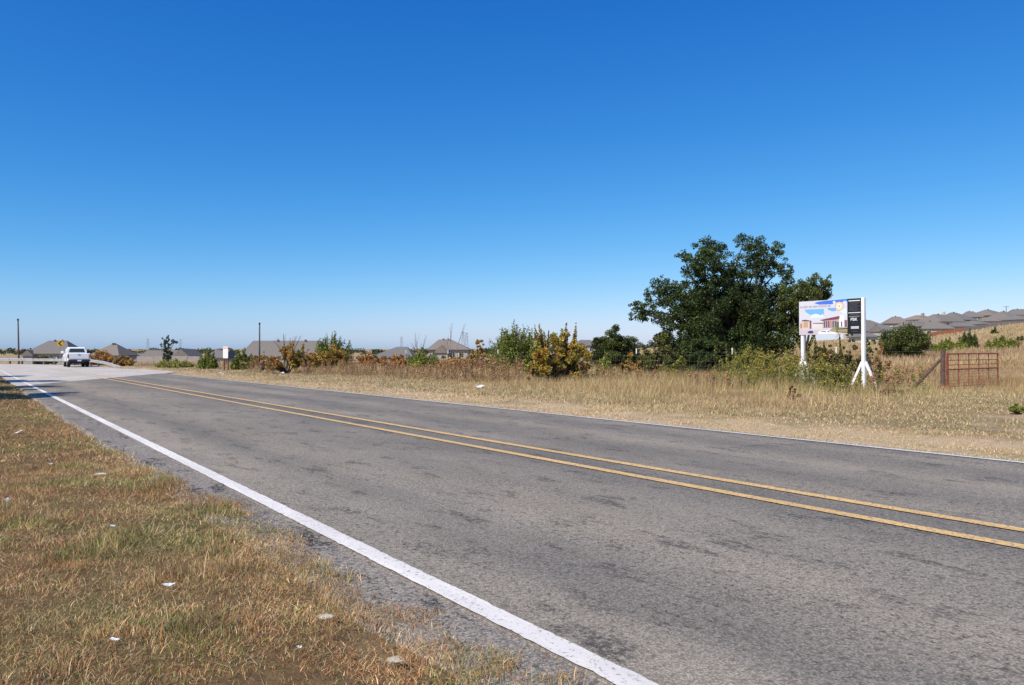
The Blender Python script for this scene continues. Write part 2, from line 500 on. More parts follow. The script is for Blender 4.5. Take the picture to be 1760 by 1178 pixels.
def stack_mesh(name, parts, mat):
    Vs = []; Fs = []; Cs = []; o = 0
    for V, Fc, C in parts:
        Vs.append(V); Fs.append(Fc + o); Cs.append(C); o += len(V)
    ob = mesh_np(name, np.concatenate(Vs), np.concatenate(Fs), np.concatenate(Cs), mat)
    return ob
def scatter_world(y0, y1, dens, fn, kl=-.72, kr=.72):
    """random points in the view wedge between two depths, kept where fn(u, d, s) > random"""
    area = (y1 * y1 - y0 * y0) / 2 * (kr - kl)
    n = int(area * dens)
    Y = np.sqrt(RNG.random(n) * (y1 * y1 - y0 * y0) + y0 * y0); X = (kl + (kr - kl) * RNG.random(n)) * Y
    d, s = w2ds(X, Y); u = road_u(d, s)
    k = fn(u, d, s, X, Y) > RNG.random(n)
    return X[k], Y[k], u[k], s[k]

def verge_near():
    parts = []
    edge = lambda s: 1.80 + .30 * (fbm(s * 1.3 + 4, s * 0 + 2, 4) - .5) + .16 * (fbm(s * 6, s * 0 + 7, 2) - .5) - .30 * sstep(s, 5, 15)
    def keep(u, d, s, X, Y):
        e = edge(s)
        bare = sstep(fbm(X * 1.7 + 3, Y * 1.7, 3), .64, .72)
        return (1 - sstep(u, e - .12, e + .05)) * (1 - .75 * bare)
    pal = [(.38, .195, .085), (.54, .37, .175), (.185, .20, .058), (.29, .235, .13), (.68, .54, .33), (.33, .31, .085), (.38, .165, .09)]
    for y0, y1, dens, wd, k0, k1 in ((2.0, 5, 14500, .0029, -.74, .12), (5, 9, 10500, .0044, -.76, .1), (9, 18, 3300, .0075, -.76, 0), (18, 45, 1000, .013, -.76, -.3), (.7, 2.0, 4000, .005, -1.6, 1.2), (2.0, 9, 3200, .006, -1.25, -.76)):
        X, Y, u, s = scatter_world(y0, y1, dens, keep, k0, k1)
        n = len(X)
        zz = terrain(X, Y) - .004; P = np.stack([X, Y, np.where(u > 1.45, np.maximum(zz, -.006), zz)], 1)
        p1 = fbm(X * 1.6 + 31, Y * 1.6 + 3, 4); p2 = fbm(X * .7 + 3, Y * .7 + 61, 3); p3 = fbm(X * 3.1, Y * 3.1 + 9, 3)
        g = sstep(p1, .46, .62); ye = sstep(p3, .55, .7); rd = sstep(p2, .42, .6)
        w = np.stack([.85 + 1.1 * rd - .4 * g, .62 + .3 * ye, .2 + 1.9 * g, .4 + 0 * g, .16 + 0 * g, .06 + .7 * g * ye + .5 * ye, .08 + .2 * rd], 1)
        c = pick(pal, w, n) * 1.16 * (.55 + .75 * RNG.random((n, 1))) * (.54 + .95 * fbm(X * 5.3 + 3, Y * 5.3, 3))[:, None]
        tuft = sstep(fbm(X * 2.2 + 77, Y * 2.2, 3), .5, .68)
        h = (.018 + .036 * RNG.random(n) ** 1.6) * (1 + .9 * tuft)
        h *= 1 + (RNG.random(n) > .985) * 1.6
        lean = np.clip(RNG.normal(1.08, .36, n) - .3 * tuft, .05, 1.52)
        parts.append(blades(P, h, np.full(n, wd) * (.7 + .7 * RNG.random(n)), RNG.random(n) * 6.283, lean, RNG.random(n) * 6.283, c, 2 if wd < .003 else 1))
        # fallen straw lying on top
        m = int(n * .012)
        k = RNG.integers(0, n, m)
        P2 = P[k] + np.array((0, 0, .02)); c2 = np.array((.48, .37, .2)) * (.7 + .5 * RNG.random((m, 1)))
        parts.append(blades(P2, .08 + .14 * RNG.random(m), np.full(m, wd * .8), RNG.random(m) * 6.283, 1.42 + .2 * RNG.random(m), RNG.random(m) * 6.283, c2, 2))
    o = stack_mesh('verge_grass', parts, M_GRASS)
    tag(o, 'short dry brown and green grass covering the near roadside verge', 'grass', kind='stuff')
verge_near()

def drive(X, Y):
    """how far a spot lies in the trampled way from the road to the gate"""
    d, s = w2ds(X, Y)
    return sstep(s, 14.5, 11.0) if False else (1 - sstep(s, 9.5, 14.5)) * (1 - sstep(d, 24, 27.5))
def tall_mask(u, X, Y):
    sl = w2ds(X, Y)[1]; e = 13.4 + 2.9 * sstep(sl, 20, 29) + 1.8 * (fbm(X * .22, Y * .22, 3) - .5)
    return sstep(u, e - .7, e + 1.0) * (1 - drive(X, Y))
def mown_far():
    parts = []
    def keep(u, d, s, X, Y):
        e = 9.98 + .22 * (fbm(X * 1.2, Y * 1.2, 3) - .3)
        bare = sstep(fbm(X * .8, Y * .8, 3), .54 - .06 * drive(X, Y), .68)
        return sstep(u, e, e + .12) * (1 - sstep(u, 16, 19.5) * (1 - drive(X, Y))) * (u < 27) * (1 - .75 * bare)
    pal = [(.60, .455, .265), (.49, .345, .18), (.31, .28, .10), (.43, .265, .145), (.70, .575, .39), (.38, .32, .19)]
    for y0, y1, dens, wd in ((7.5, 14, 1350, .0105), (14, 24, 720, .0148), (24, 45, 380, .021), (45, 75, 160, .03)):
        X, Y, u, s = scatter_world(y0, y1, dens, keep, -.62, .78)
        n = len(X); P = np.stack([X, Y, terrain(X, Y) - .005], 1)
        p1 = fbm(X * .7 + 31, Y * .7 + 3, 4); p2 = fbm(X * .5 + 3, Y * .5 + 61, 3)
        g = sstep(p1, .5, .66) * (.4 + .6 * sstep(u, 11.2, 13)) + .7 * sstep(u, 13.2, 15) + .7 * sstep(u, 11.6, 10.2) * sstep(X, 5, 12) * 0 + .5 * (1 - sstep(u, 10, 11.6)) * sstep(X, 4, 9); rd = sstep(p2, .48, .62)
        w = np.stack([.9 + 0 * g, .6 + 0 * g, .06 + 1.0 * g, .12 + .7 * rd, .4 + 0 * g, .25 + .3 * g], 1)
        c = pick(pal, w, n) * (.78 + .44 * RNG.random((n, 1)))
        tuft = sstep(fbm(X * 1.3 + 9, Y * 1.3, 3), .5, .7)
        h = (.018 + .034 * RNG.random(n)) * (1 + 1.1 * tuft) * (1 + 1.0 * sstep(u, 12, 14)) * (1 - .35 * drive(X, Y))
        parts.append(blades(P, h, np.full(n, wd) * (.7 + .6 * RNG.random(n)), RNG.random(n) * 6.283, np.clip(RNG.normal(1.0, .35, n), .05, 1.5), RNG.random(n) * 6.283, c, 1))
    o = stack_mesh('mown_grass', parts, M_GRASS)
    tag(o, 'pale straw-coloured mown grass strip along the far road edge', 'grass', kind='stuff')
mown_far()

def tall_grass():
    parts = []
    def keep(u, d, s, X, Y):
        return tall_mask(u, X, Y) * (.35 + .65 * sstep(fbm(X * .5 + 50, Y * .5, 3), .38, .55)) * (u < 62)
    pal = [(.52, .385, .185), (.40, .265, .125), (.27, .245, .08), (.38, .205, .10), (.66, .54, .33), (.27, .165, .105), (.38, .33, .13)]
    for y0, y1, dens, wd in ((10, 22, 440, .0066), (22, 36, 360, .0087), (36, 55, 150, .0135), (55, 95, 40, .026)):
        X, Y, u, s = scatter_world(y0, y1, dens, keep, -.66, .74)
        n = len(X)
        # gather the blades into clumps
        cx = np.round(X / .42 + RNG.normal(0, .35, n)) * .42; cy = np.round(Y / .42 + RNG.normal(0, .35, n)) * .42
        X = X * .55 + cx * .45; Y = Y * .55 + cy * .45
        P = np.stack([X, Y, terrain(X, Y) - .02], 1)
        p1 = fbm(X * .35 + 31, Y * .35 + 3, 4); p2 = fbm(X * .22 + 3, Y * .22 + 61, 3)
        g = sstep(p1, .48, .64) * (1 - sstep(u, 26, 30) * .6) + .45 * (1 - sstep(u, 13.5, 16.5)); rd = sstep(p2, .46, .6) * (.5 + .5 * sstep(u, 15, 30)) + .8 * sstep(X, 3, -12) * 0 + .5 * (1 - sstep(X, -12, 3)) + 1.1 * sstep(u, 34, 44) * sstep(X, 12, 24)
        w = np.stack([.9 + 0 * g, .75 + 0 * g, .10 + 1.1 * g, .20 + 1.1 * rd, .42 + 0 * g, .22 + .6 * rd, .25 + .7 * g], 1)
        c = pick(pal, w, n) * (.62 + .56 * RNG.random((n, 1))) * (.62 + .72 * fbm(X * .55 + 13, Y * .55, 3))[:, None]
        hs = .12 + .48 * sstep(u, 13.8 + 2.6 * sstep(s, 20, 29), 20.5) * (.05 + 1.6 * fbm(X * .45, Y * .45 + 5, 3))
        hs *= 1 - .5 * sstep(u, 27, 34) * sstep(X, 12, 20)
        hs *= 1 - .4 * sstep(X, 8, 13) * sstep(u, 17, 21) * (1 - sstep(u, 27, 30))
        hs *= 1 - .35 * drive(X - 2.0, Y + 2.0)
        h = hs * (.45 + .75 * RNG.random(n))
        wind = .6 + RNG.normal(0, 1.3, n)
        parts.append(blades(P, h, np.full(n, wd) * (.6 + .8 * RNG.random(n)), wind, np.clip(RNG.normal(.55, .38, n), .02, 1.4), RNG.normal(0, .9, n), c, 2 if y1 < 30 else 1))
    o = stack_mesh('tall_grass', parts, M_GRASS)
    tag(o, 'tall dry golden grass between the far verge and the field', 'grass', kind='stuff')
tall_grass()

def field_grass():
    parts = []
    def keep(u, d, s, X, Y):
        return sstep(u, 40, 60) * (.4 + .6 * sstep(fbm(X * .08, Y * .08, 3), .4, .55))
    pal = [(.43, .32, .17), (.36, .24, .13), (.24, .22, .08), (.32, .195, .12), (.52, .40, .23)]
    for y0, y1, dens, wd in ((50, 100, 13, .05), (100, 200, 4.0, .11), (200, 330, .9, .2)):
        X, Y, u, s = scatter_world(y0, y1, dens, keep, -.3, .74)
        n = len(X); P = np.stack([X, Y, terrain(X, Y) - .02], 1)
        p1 = fbm(X * .1 + 31, Y * .1 + 3, 4); p2 = fbm(X * .05 + 3, Y * .05 + 61, 3)
        g = sstep(p1, .5, .64); rd = sstep(p2, .36, .6) * sstep(Y, 55, 75) * (1 - sstep(Y, 115, 150)) * 1.6
        w = np.stack([1.0 + 0 * g, .4 + rd, .05 + .7 * g, .1 + 1.3 * rd, .5 - .3 * rd], 1)
        c = pick(pal, w, n) * (.8 + .4 * RNG.random((n, 1)))
        parts.append(blades(P, .25 + .5 * RNG.random(n), np.full(n, wd) * (.6 + .8 * RNG.random(n)), RNG.random(n) * 6.28, np.abs(RNG.normal(.4, .3, n)), RNG.normal(0, .8, n), c, 1))
    o = stack_mesh('field_grass', parts, M_GRASS)
    tag(o, 'reddish brown dry field grass on the slope below the houses', 'grass', kind='stuff')
field_grass()

# ------------------------------------------------------------------ foliage
def rand_dir(n):
    v = RNG.normal(size=(n, 3)); return v / np.linalg.norm(v, axis=1, keepdims=True)
def leaf_quads(P, L, W, axis, col):
    n = len(P)
    axis = axis / np.linalg.norm(axis, axis=1, keepdims=True)
    r = rand_dir(n); b = np.cross(axis, r); b /= np.linalg.norm(b, axis=1, keepdims=True) + 1e-9
    a = axis * (L / 2)[:, None]; b = b * (W / 2)[:, None]
    V = np.stack([P - a, P + b, P + a, P - b], 1).reshape(-1, 3)
    Fc = (np.array([[0, 1, 2, 3]]) + (np.arange(n) * 4)[:, None])
    return V, Fc, np.repeat(col, 4, 0)
def clump_leaves(C, R, n, size, pal, wts, bias=(0, 0, 0), var=.35, shell=.45, clump_var=.25, asp=.6):
    """leaves through the volume of many ellipsoid clumps; n leaves in all"""
    C = np.asarray(C, float); R = np.asarray(R, float)
    if R.ndim == 1: R = np.repeat(R[:, None], 3, 1)
    vol = (R.prod(1)) ** .75; k = RNG.choice(len(C), n, p=vol / vol.sum())
    r = RNG.random(n) ** shell
    P = C[k] + rand_dir(n) * r[:, None] * R[k]
    w = np.tile(np.array(wts, float), (len(C), 1)) * RNG.random((len(C), len(wts))) ** 1.0
    c = pick(pal, w[k] + .12 * np.array(wts), n)
    c = c * (1 - clump_var + 2 * clump_var * RNG.random(len(C)))[k][:, None] * (1 - var + 2 * var * RNG.random((n, 1)))
    ax = rand_dir(n) + np.array(bias)
    s = size * (.6 + .8 * RNG.random(n))
    return leaf_quads(P, s, s * asp, ax, c)
def branches(mb, base, tips, r0, bend=.25, n=5, sides=5):
    base = Vector(base)
    for t in tips:
        t = Vector(t); v = t - base; L = v.length
        off = Vector((random.uniform(-1, 1), random.uniform(-1, 1), random.uniform(-.2, .8))) * bend * L * .5
        pts = [base + v * f + off * math.sin(f * math.pi) * .6 for f in np.linspace(0, 1, n)]
        mb.tube(pts, [r0 * (1 - .85 * f) + .004 for f in np.linspace(0, 1, n)], sides)
GREEN_OAK = [(.036, .058, .015), (.052, .080, .020), (.078, .108, .027), (.024, .040, .012), (.112, .142, .036)]
JUN = [(.15, .185, .032), (.24, .265, .045), (.085, .11, .02), (.32, .32, .055)]
DARKJ = [(.066, .086, .019), (.10, .125, .026), (.04, .056, .015), (.155, .17, .035)]
SUM = [(.52, .215, .05), (.40, .11, .045), (.43, .36, .055), (.19, .22, .04), (.28, .155, .08), (.56, .34, .07)]
YELG = [(.23, .25, .045), (.15, .19, .035), (.33, .30, .06), (.10, .13, .028)]
OLV = [(.12, .13, .032), (.19, .18, .038), (.28, .20, .05), (.07, .09, .022), (.30, .16, .045)]

def plant(name, label, cat, px, Y, group=None, dx=0):
    X = at(px, Y); return thing(name, label, cat, (X, Y, tz(X, Y) - .03), 0, group)
def combine(parts):
    Vs = []; Fs = []; Cs = []; o = 0
    for V, Fc, C in parts:
        Vs.append(V); Fs.append(Fc + o); Cs.append(C); o += len(V)
    return np.concatenate(Vs), np.concatenate(Fs), np.concatenate(Cs)
def juniper(label, pxl, pxr, top, Y, pal=JUN, wts=(1, .8, .6, .3), plumes=26, n=9000, leaf=.09, name='juniper_bush', spire=.5, group='junipers along the fence line', taper=.42):
    pxc = (pxl + pxr) / 2; t = plant(name, label, 'bush', pxc, Y, group)
    w = (pxr - pxl) / F * Y; H = zpix(top, Y) - t.location.z
    C = []; R = []; tips = []
    for i in range(plumes):
        a = random.random() * 6.283; q = math.sqrt(random.random())
        x = q * math.cos(a) * w * .42; y = q * math.sin(a) * w * .42
        hh = H * (1 - taper * q ** 1.8) * random.uniform(.74, 1.0)
        if i == 0: x = y = 0; hh = H
        lean = .22
        for k in range(7):
            f = (k + .5) / 7
            z = hh * (.10 + .90 * f) if q > .5 else hh * (.04 + .96 * f)
            rr = w * (.23 if plumes > 12 else .30) * (1 - f) ** (spire + .25) + .035
            C.append((x * (1 + lean * f) + random.gauss(0, .03), y * (1 + lean * f) + random.gauss(0, .03), z)); R.append((rr, rr, hh * .10 + .04))
        tips.append((x * (1 + lean), y * (1 + lean), hh * .97))
    parts = [clump_leaves(C, R, int(n * 2.4), leaf, pal, wts, (0, 0, 1.1), .35, .5, .3, .5)]
    mesh_np('crown', *combine(parts), M_LEAF, t)
    mb = MB(); branches(mb, (0, 0, 0), tips, .03 + w * .012); mb.build('stem', M_BARK, t)
    return t
def leafy_bush(label, pxl, pxr, top, Y, pal, wts, n=7000, leaf=.12, name='shrub', group=None, lift=.2, shoots=0, clumps=46, droop=-.35, flat=1.0, rough=1.0, bare=0, low=.55):
    pxc = (pxl + pxr) / 2; t = plant(name, label, 'bush', pxc, Y, group)
    w = (pxr - pxl) / F * Y; H = zpix(top, Y) - t.location.z
    C = []; R = []; tips = []
    nd = 1 if low > .9 else max(3, int(clumps / 12)); domes = []
    if nd == 1: domes = [(0, 0, H, w * .44)]
    for k in range(nd if nd > 1 else 0):          # uneven sub-domes side by side, one of them reaching full height
        cx = ((k + .5) / nd - .5) * .78 + random.uniform(-.07, .07); hh = 1.0 if k == nd // 2 else random.uniform(low, max(.92, low + .06))
        domes.append((cx * w, random.uniform(-.22, .22) * w * flat, hh * H * (1 - .25 * abs(cx)), w * random.uniform(.26, .36) * (3.2 / (nd + .8)) ** .5))
    for i in range(clumps * 2):
        cx, cy, hh, rw = domes[i % nd]
        v = rand_dir(1)[0]; q = random.random() ** .4
        z = hh * (lift + (1 - lift) * (.5 + .5 * v[2] * q) * .94)
        x = min(.48 * w, max(-.48 * w, cx + v[0] * q * rw)); y = cy + v[1] * q * rw * flat
        r = w * random.uniform(.035, .10) * rough
        C.append((x, y, max(z, .12))); R.append((r, r, r * random.uniform(.6, 1.1)))
        if i % 3 == 0: tips.append(C[-1])
    for i in range(shoots):
        x = random.uniform(-.42, .42) * w; y = random.uniform(-.3, .3) * w; hh = H * random.uniform(.8, 1.04)
        for k in range(6):
            f = k / 5; C.append((x * (1 + .12 * f), y, hh * (.55 + .45 * f))); rr = w * .055 * (1.25 - f); R.append((rr, rr, hh * .06))
        tips.append((x * 1.12, y, hh))
    zt = max(c[2] + .6 * r[2] for c, r in zip(C, R)); xa = max(abs(c[0]) + .6 * r[0] for c, r in zip(C, R))
    C = [(c[0] * w * .5 / xa, c[1], c[2] * H / zt) for c in C]; tips = [(p[0] * w * .5 / xa, p[1], p[2] * H / zt) for p in tips]
    parts = [clump_leaves(C, R, int(n * 1.7), leaf, pal, wts, (0, 0, droop), .35, .55, .35, .5)]
    mesh_np('crown', *combine(parts), M_LEAF, t)
    mb = MB()
    for i in range(bare):
        x = random.uniform(-.4, .4) * w; tips.append((x, random.uniform(-.2, .2) * w, H * random.uniform(1.0, 1.25)))
    for k in range(4):
        b = (random.uniform(-.06, .06) * w, random.uniform(-.06, .06) * w, 0)
        branches(mb, b, tips[k::4], .014 + w * .007)
    mb.build('stem', M_BARK, t)
    return t

# --- the live oak: lobes read off the picture, each with its own depth
def oak():
    Y0 = 43.0; t = plant('live_oak_tree', 'large dark green spreading oak left of the billboard', 'tree', 1262, Y0)
    ox, oy, oz = t.location
    lobes = [(690, 170, 95), (560, 215, 55), (800, 160, 70), (640, 300, 115), (760, 270, 110), (985, 120, 65), (1000, 210, 100), (1185, 190, 80), (1110, 290, 120), (1235, 320, 85), (900, 340, 100),
             (430, 400, 75), (350, 480, 65), (500, 480, 100), (215, 615, 75), (300, 600, 85), (430, 620, 110), (620, 500, 120), (780, 470, 130), (950, 480, 120), (1120, 470, 120), (1265, 430, 80),
             (600, 700, 130), (480, 740, 100), (750, 680, 140), (920, 640, 140), (1080, 600, 130), (1160, 720, 120), (1000, 770, 120), (700, 850, 135), (560, 880, 100), (850, 890, 125), (1010, 880, 110), (620, 950, 90), (760, 960, 100), (900, 960, 95), (480, 900, 80), (1100, 930, 80), (420, 820, 80), (1200, 560, 90), (820, 380, 90), (700, 400, 90), (1130, 860, 90)]
    C = []; R = []; tips = []
    m = Y0 / F / 4.19
    for (lx, ly, lr) in lobes:
        X = at(1040 + lx / 4.19, Y0) - ox; Z = zpix(390 + ly / 4.19, Y0) - oz; r = lr * m
        edge = abs(lx - 800) / 700.0
        yy = random.uniform(-2.6, 2.6) * (1 - .6 * edge)
        tips.append((X, yy, Z))
        for k in range(int(20 + 34 * r)):
            v = rand_dir(1)[0]; q = random.random() ** .38
            C.append((X + v[0] * r * q, yy + v[1] * r * q * 1.25, max(.3, Z + v[2] * r * q))); rr = r * random.uniform(.18, .38)
            R.append((rr, rr, rr * .8))
    for _ in range(230):   # filling the heart of the crown
        C.append((random.uniform(-3.0, 2.4), random.uniform(-2.6, 1.2), random.uniform(.6, 4.7))); rr = random.uniform(.3, .62); R.append((rr, rr, rr))
    parts = [clump_leaves(C, R, 155000, .115, GREEN_OAK, (1, 1, .7, .6, .3), (0, 0, .1), .4, .5, .45, .5)]
    mesh_np('crown', *combine(parts), M_LEAF, t)
    mb = MB()
    mb.tube([(0, 0, -.2), (.06, .05, .8), (-.05, .1, 1.7), (.1, 0, 2.6)], [.33, .27, .24, .17], 9)
    branches(mb, (0, .05, 1.3), tips[::2], .13, .3, 7, 6); branches(mb, (.05, 0, 2.3), tips[1::2], .11, .3, 7, 6)
    mb.build('trunk', M_BARK, t, smooth=True)
oak()
def light_tree(label, name, lobes, px, Y0, pal, wts, n, leaf=.1, sparse=1.0):
    t = plant(name, label, 'tree', px, Y0); ox, oy, oz = t.location
    C = []; R = []; tips = []
    for (lx, ly, lr) in lobes:
        X = at(lx, Y0) - ox; Z = zpix(ly, Y0) - oz; r = lr * Y0 / F; yy = random.uniform(-.8, .8); tips.append((X, yy, Z))
        for k in range(12):
            v = rand_dir(1)[0]; q = random.random() ** .4; C.append((X + v[0] * r * q, yy + v[1] * r * q, max(.2, Z + v[2] * r * q))); rr = r * random.uniform(.2, .4) * sparse; R.append((rr, rr, rr))
    mesh_np('crown', *clump_leaves(C, R, n, leaf, pal, wts, (0, 0, -.2), .4, .5, .4), M_LEAF, t)
    mb = MB(); mb.tube([(0, 0, -.2), (.04, 0, .8), (-.03, .03, 1.5)], [.13, .1, .08], 7); branches(mb, (0, .02, 1.1), tips, .06, .25, 6, 5)
    mb.build('trunk', M_BARK, t, smooth=True)
    return t
light_tree('smaller green tree rising behind the billboard, joined to the right side of the oak', 'elm_tree',
           [(1396, 492, 17), (1411, 486, 11), (1404, 496, 14), (1384, 486, 13), (1372, 500, 14), (1424, 494, 8), (1412, 505, 15), (1420, 515, 9), (1380, 510, 18), (1358, 520, 18), (1362, 545, 20), (1350, 565, 20), (1390, 530, 20), (1385, 560, 22), (1405, 545, 18), (1348, 520, 17), (1340, 545, 18), (1368, 528, 18), (1356, 500, 13)], 1384, 41, [(.085, .115, .028), (.13, .15, .034), (.055, .08, .02), (.19, .18, .04)], (1, .7, .8, .35), 32000, .085, 1.35)
light_tree('slender sparse half-bare tree beside the long roof left of the small roadside sign', 'sparse_tree',
           [(288, 583, 7), (281, 590, 6), (297, 588, 6), (289, 596, 9), (288, 606, 9), (284, 614, 8), (293, 616, 8)], 288, 92, [(.07, .075, .04), (.05, .07, .025), (.10, .09, .06)], (1, 1, .6), 900, .22)

# --- bushes along the fence, left to right
leafy_bush('orange-brown scrub behind the end of the guardrail', 150, 206, 603, 92, SUM, (1, .3, .4, .2, 1.2, .3), 2500, .2, 'scrub_bush', 'scrub by the guardrail', .1, rough=1.2)
leafy_bush('low yellow-green scrub left of the pickup behind the guardrail', 58, 100, 611, 101, OLV, (1, .6, .4, .8, .2), 1600, .2, 'scrub_bush', 'scrub by the guardrail', .1)
leafy_bush('low straw-brown scrub at the guardrail\'s turned-down end', 196, 232, 611, 82, SUM, (.3, .1, .6, .3, 1.6, .5), 1600, .18, 'scrub_bush', 'scrub by the guardrail', .1)
juniper('small juniper just left of the small roadside sign', 340, 373, 600, 66, plumes=12, n=2500, leaf=.14)
juniper('round green juniper between the small roadside sign and the bare pole', 400, 438, 598, 62, JUN, (1, .5, 1, .2), 18, 3200, .14)
leafy_bush('ragged red-orange sumac, leftmost of the coloured bushes', 462, 524, 586, 51, SUM, (.8, .55, .6, 1.1, .6, .3), 5200, .13, 'sumac_bush', 'sumac bushes along the fence line', .26, 2, bare=6)
juniper('dark juniper with spiky tops rising behind the red sumac', 542, 602, 570, 68, JUN, (1, .6, 1, .2), 26, 5200, .14, taper=.16)
leafy_bush('wide orange and red sumac in front of the spiky juniper', 528, 608, 593, 62, SUM, (.9, .5, .9, 1.3, .4, .4), 7000, .13, 'sumac_bush', 'sumac bushes along the fence line', .14, 0, 60)
leafy_bush('low red scrub beside the grey roof at centre left', 608, 665, 607, 62, SUM, (.8, .7, .3, .2, 1.2, .2), 2600, .13, 'sumac_bush', 'sumac bushes along the fence line', .1, 0, 30)
juniper('small bright green juniper with dead twigs on top', 697, 752, 594, 56, JUN, (1, 1, .4, .5), 20, 5200, .11)
leafy_bush('small orange-green sumac right of the tan house', 806, 842, 584, 58, SUM, (.8, .4, .8, 1.2, .4, .4), 2600, .12, 'sumac_bush', 'sumac bushes along the fence line', .2, 0, 26)
leafy_bush('low rust-brown brush in front of the tan house', 752, 846, 614, 50, SUM, (.8, .5, .5, .25, 1.6, .3), 4200, .11, 'sumac_bush', 'sumac bushes along the fence line', .08, 0, 40, bare=5)
juniper('tall spiky green juniper behind the big orange sumac', 840, 926, 551, 49, JUN, (1, .6, .8, .25), 40, 13500, .11, taper=.24)
leafy_bush('tall orange, red and green sumac nearest the road', 902, 1014, 553, 34.5, SUM, (.6, .3, 1.1, 2.0, .15, .45), 16000, .095, 'sumac_bush', 'sumac bushes along the fence line', .06, 11, 84, bare=0, low=.62, rough=.9)
leafy_bush('dead dark stub of brush at the foot of the big sumac', 906, 928, 634, 33.5, [(.04, .035, .03), (.07, .055, .045)], (1, 1), 900, .07, 'dead_brush', None, .05, 0, 14)
leafy_bush('dense dark green shrub left of the oak', 1016, 1102, 560, 50, DARKJ, (1, .8, .8, .3), 19000, .11, 'evergreen_shrub', None, .03, 0, 60, rough=1.35, low=.85)
juniper('small bright green juniper in front of the dense dark shrub', 1028, 1056, 602, 42, JUN, (.7, 1, .2, .6), 10, 2400, .1)
leafy_bush('leafy green thicket under the left side of the oak', 1096, 1180, 575, 41.5, OLV, (1, .5, .15, 1, .05), 9000, .1, 'thicket_bush', 'thickets under the oak', .05, 0, 60)
leafy_bush('dark thicket at the foot of the oak', 1170, 1258, 580, 40.5, GREEN_OAK, (1, 1, 1, .5, .2), 9000, .1, 'thicket_bush', 'thickets under the oak', .02, 0, 60)
leafy_bush('orange-tinged low bush by the fence post left of the oak', 1066, 1102, 606, 38.5, SUM, (.5, .2, .6, 1, .3, .4), 1800, .09, 'thicket_bush', 'thickets under the oak', .1, 0, 24)
leafy_bush('yellow-green bush behind the billboard legs', 1386, 1446, 574, 31, OLV, (.7, 1, 1, .5, .7), 7500, .085, 'yellowing_bush', 'yellowing bushes round the billboard', .12, 3, 50)
leafy_bush('greenish bush right of the billboard\'s middle post, behind the legs', 1440, 1482, 572, 34, OLV, (1, 1, .5, .6, .3), 4500, .09, 'yellowing_bush', 'yellowing bushes round the billboard', .1, 1, 36)
leafy_bush('yellow-green bush just right of the billboard\'s right leg', 1480, 1506, 581, 47, YELG, (1, 1, .4, .8), 2600, .1, 'yellowing_bush', 'yellowing bushes round the billboard', .05, 0, 26)
leafy_bush('small rusty bush right of the billboard', 1500, 1530, 590, 44, SUM, (.3, .4, .2, .1, 1.5, .1), 1400, .1, 'rusty_bush', None, .05, 0, 20)
leafy_bush('low orange-green weed bush in front of the billboard\'s right half', 1418, 1458, 640, 24.8, OLV, (.8, 1, 1, .3, 1), 2200, .06, 'yellowing_bush', 'yellowing bushes round the billboard', .05, 0, 26)
leafy_bush('big round dark green bush between the billboard and the gate', 1511, 1598, 556, 76, DARKJ, (1, 1, .6, .5), 15000, .15, 'round_bush', 'round bushes in the field', .02, 0, 90, rough=1.4, low=.92)
juniper('small bright bush left of the gate post, in the field', 1605, 1633, 584, 95, JUN, (1, 1, .4, .5), 12, 2600, .16, 'round_bush', .3, 'round bushes in the field')
juniper('little green bush higher up behind the gate post', 1622, 1642, 580, 118, JUN, (1, 1, .4, .5), 8, 1300, .2, 'round_bush', .3, 'round bushes in the field')
juniper('dark cone-shaped bush in the field above the gate', 1650, 1684, 565, 112, DARKJ, (1, .6, .8, .3), 14, 3800, .18, 'round_bush', .5, 'round bushes in the field')
juniper('light green bush left of the dark cone-shaped one', 1641, 1662, 583, 108, JUN, (1, 1, .3, .6), 8, 1500, .18, 'round_bush', .3, 'round bushes in the field')
juniper('green bush behind the right end of the gate', 1700, 1746, 577, 92, JUN, (1, .8, .8, .4), 16, 4200, .17, 'round_bush', .25, 'round bushes in the field')
leafy_bush('tiny sparse shrub high on the slope', 1702, 1718, 563, 160, DARKJ, (1, .7, .5, .2), 700, .25, 'round_bush', 'round bushes in the field', .1, 0, 16)
leafy_bush('low shrub at the picture\'s right edge on the slope', 1744, 1764, 578, 125, DARKJ, (1, .7, .5, .2), 900, .2, 'round_bush', 'round bushes in the field', .05, 0, 16)
leafy_bush('straggly green weeds at the far right verge', 1726, 1775, 694, 16.6, YELG, (1, .8, .5, .5), 1400, .05, 'verge_weed', None, .02, 0, 24)
leafy_bush('small reddish dry weed in front of the billboard\'s left leg', 1352, 1378, 664, 21.5, [(.13, .06, .04), (.19, .10, .06), (.09, .05, .035)], (1, 1, 1), 700, .045, 'dry_weed', 'dry weeds on the verge', .05, 0, 14)
leafy_bush('rust-coloured dry weed between the billboard and the gate', 1512, 1552, 668, 22.5, [(.30, .15, .07), (.2, .11, .07), (.14, .08, .06)], (1, 1, .6), 900, .05, 'dry_weed', 'dry weeds on the verge', .05, 0, 16)
leafy_bush('low yellow-green weeds left of the small roadside sign', 262, 338, 617, 72, YELG, (1.2, .5, 1.2, .2), 2800, .13, 'yellow_weed', None, .02, 0, 40)
leafy_bush('small green and orange weed in front of the tan house', 785, 800, 608, 44, SUM, (.7, .2, .6, 1, .3, .5), 700, .08, 'slim_weed', None, .1, 0, 12)
leafy_bush('yellowing low bush in front of the oak\'s dark foot', 1150, 1190, 612, 36, YELG, (.8, .8, 1, .4), 1500, .075, 'low_bush', None, .02, 0, 20)

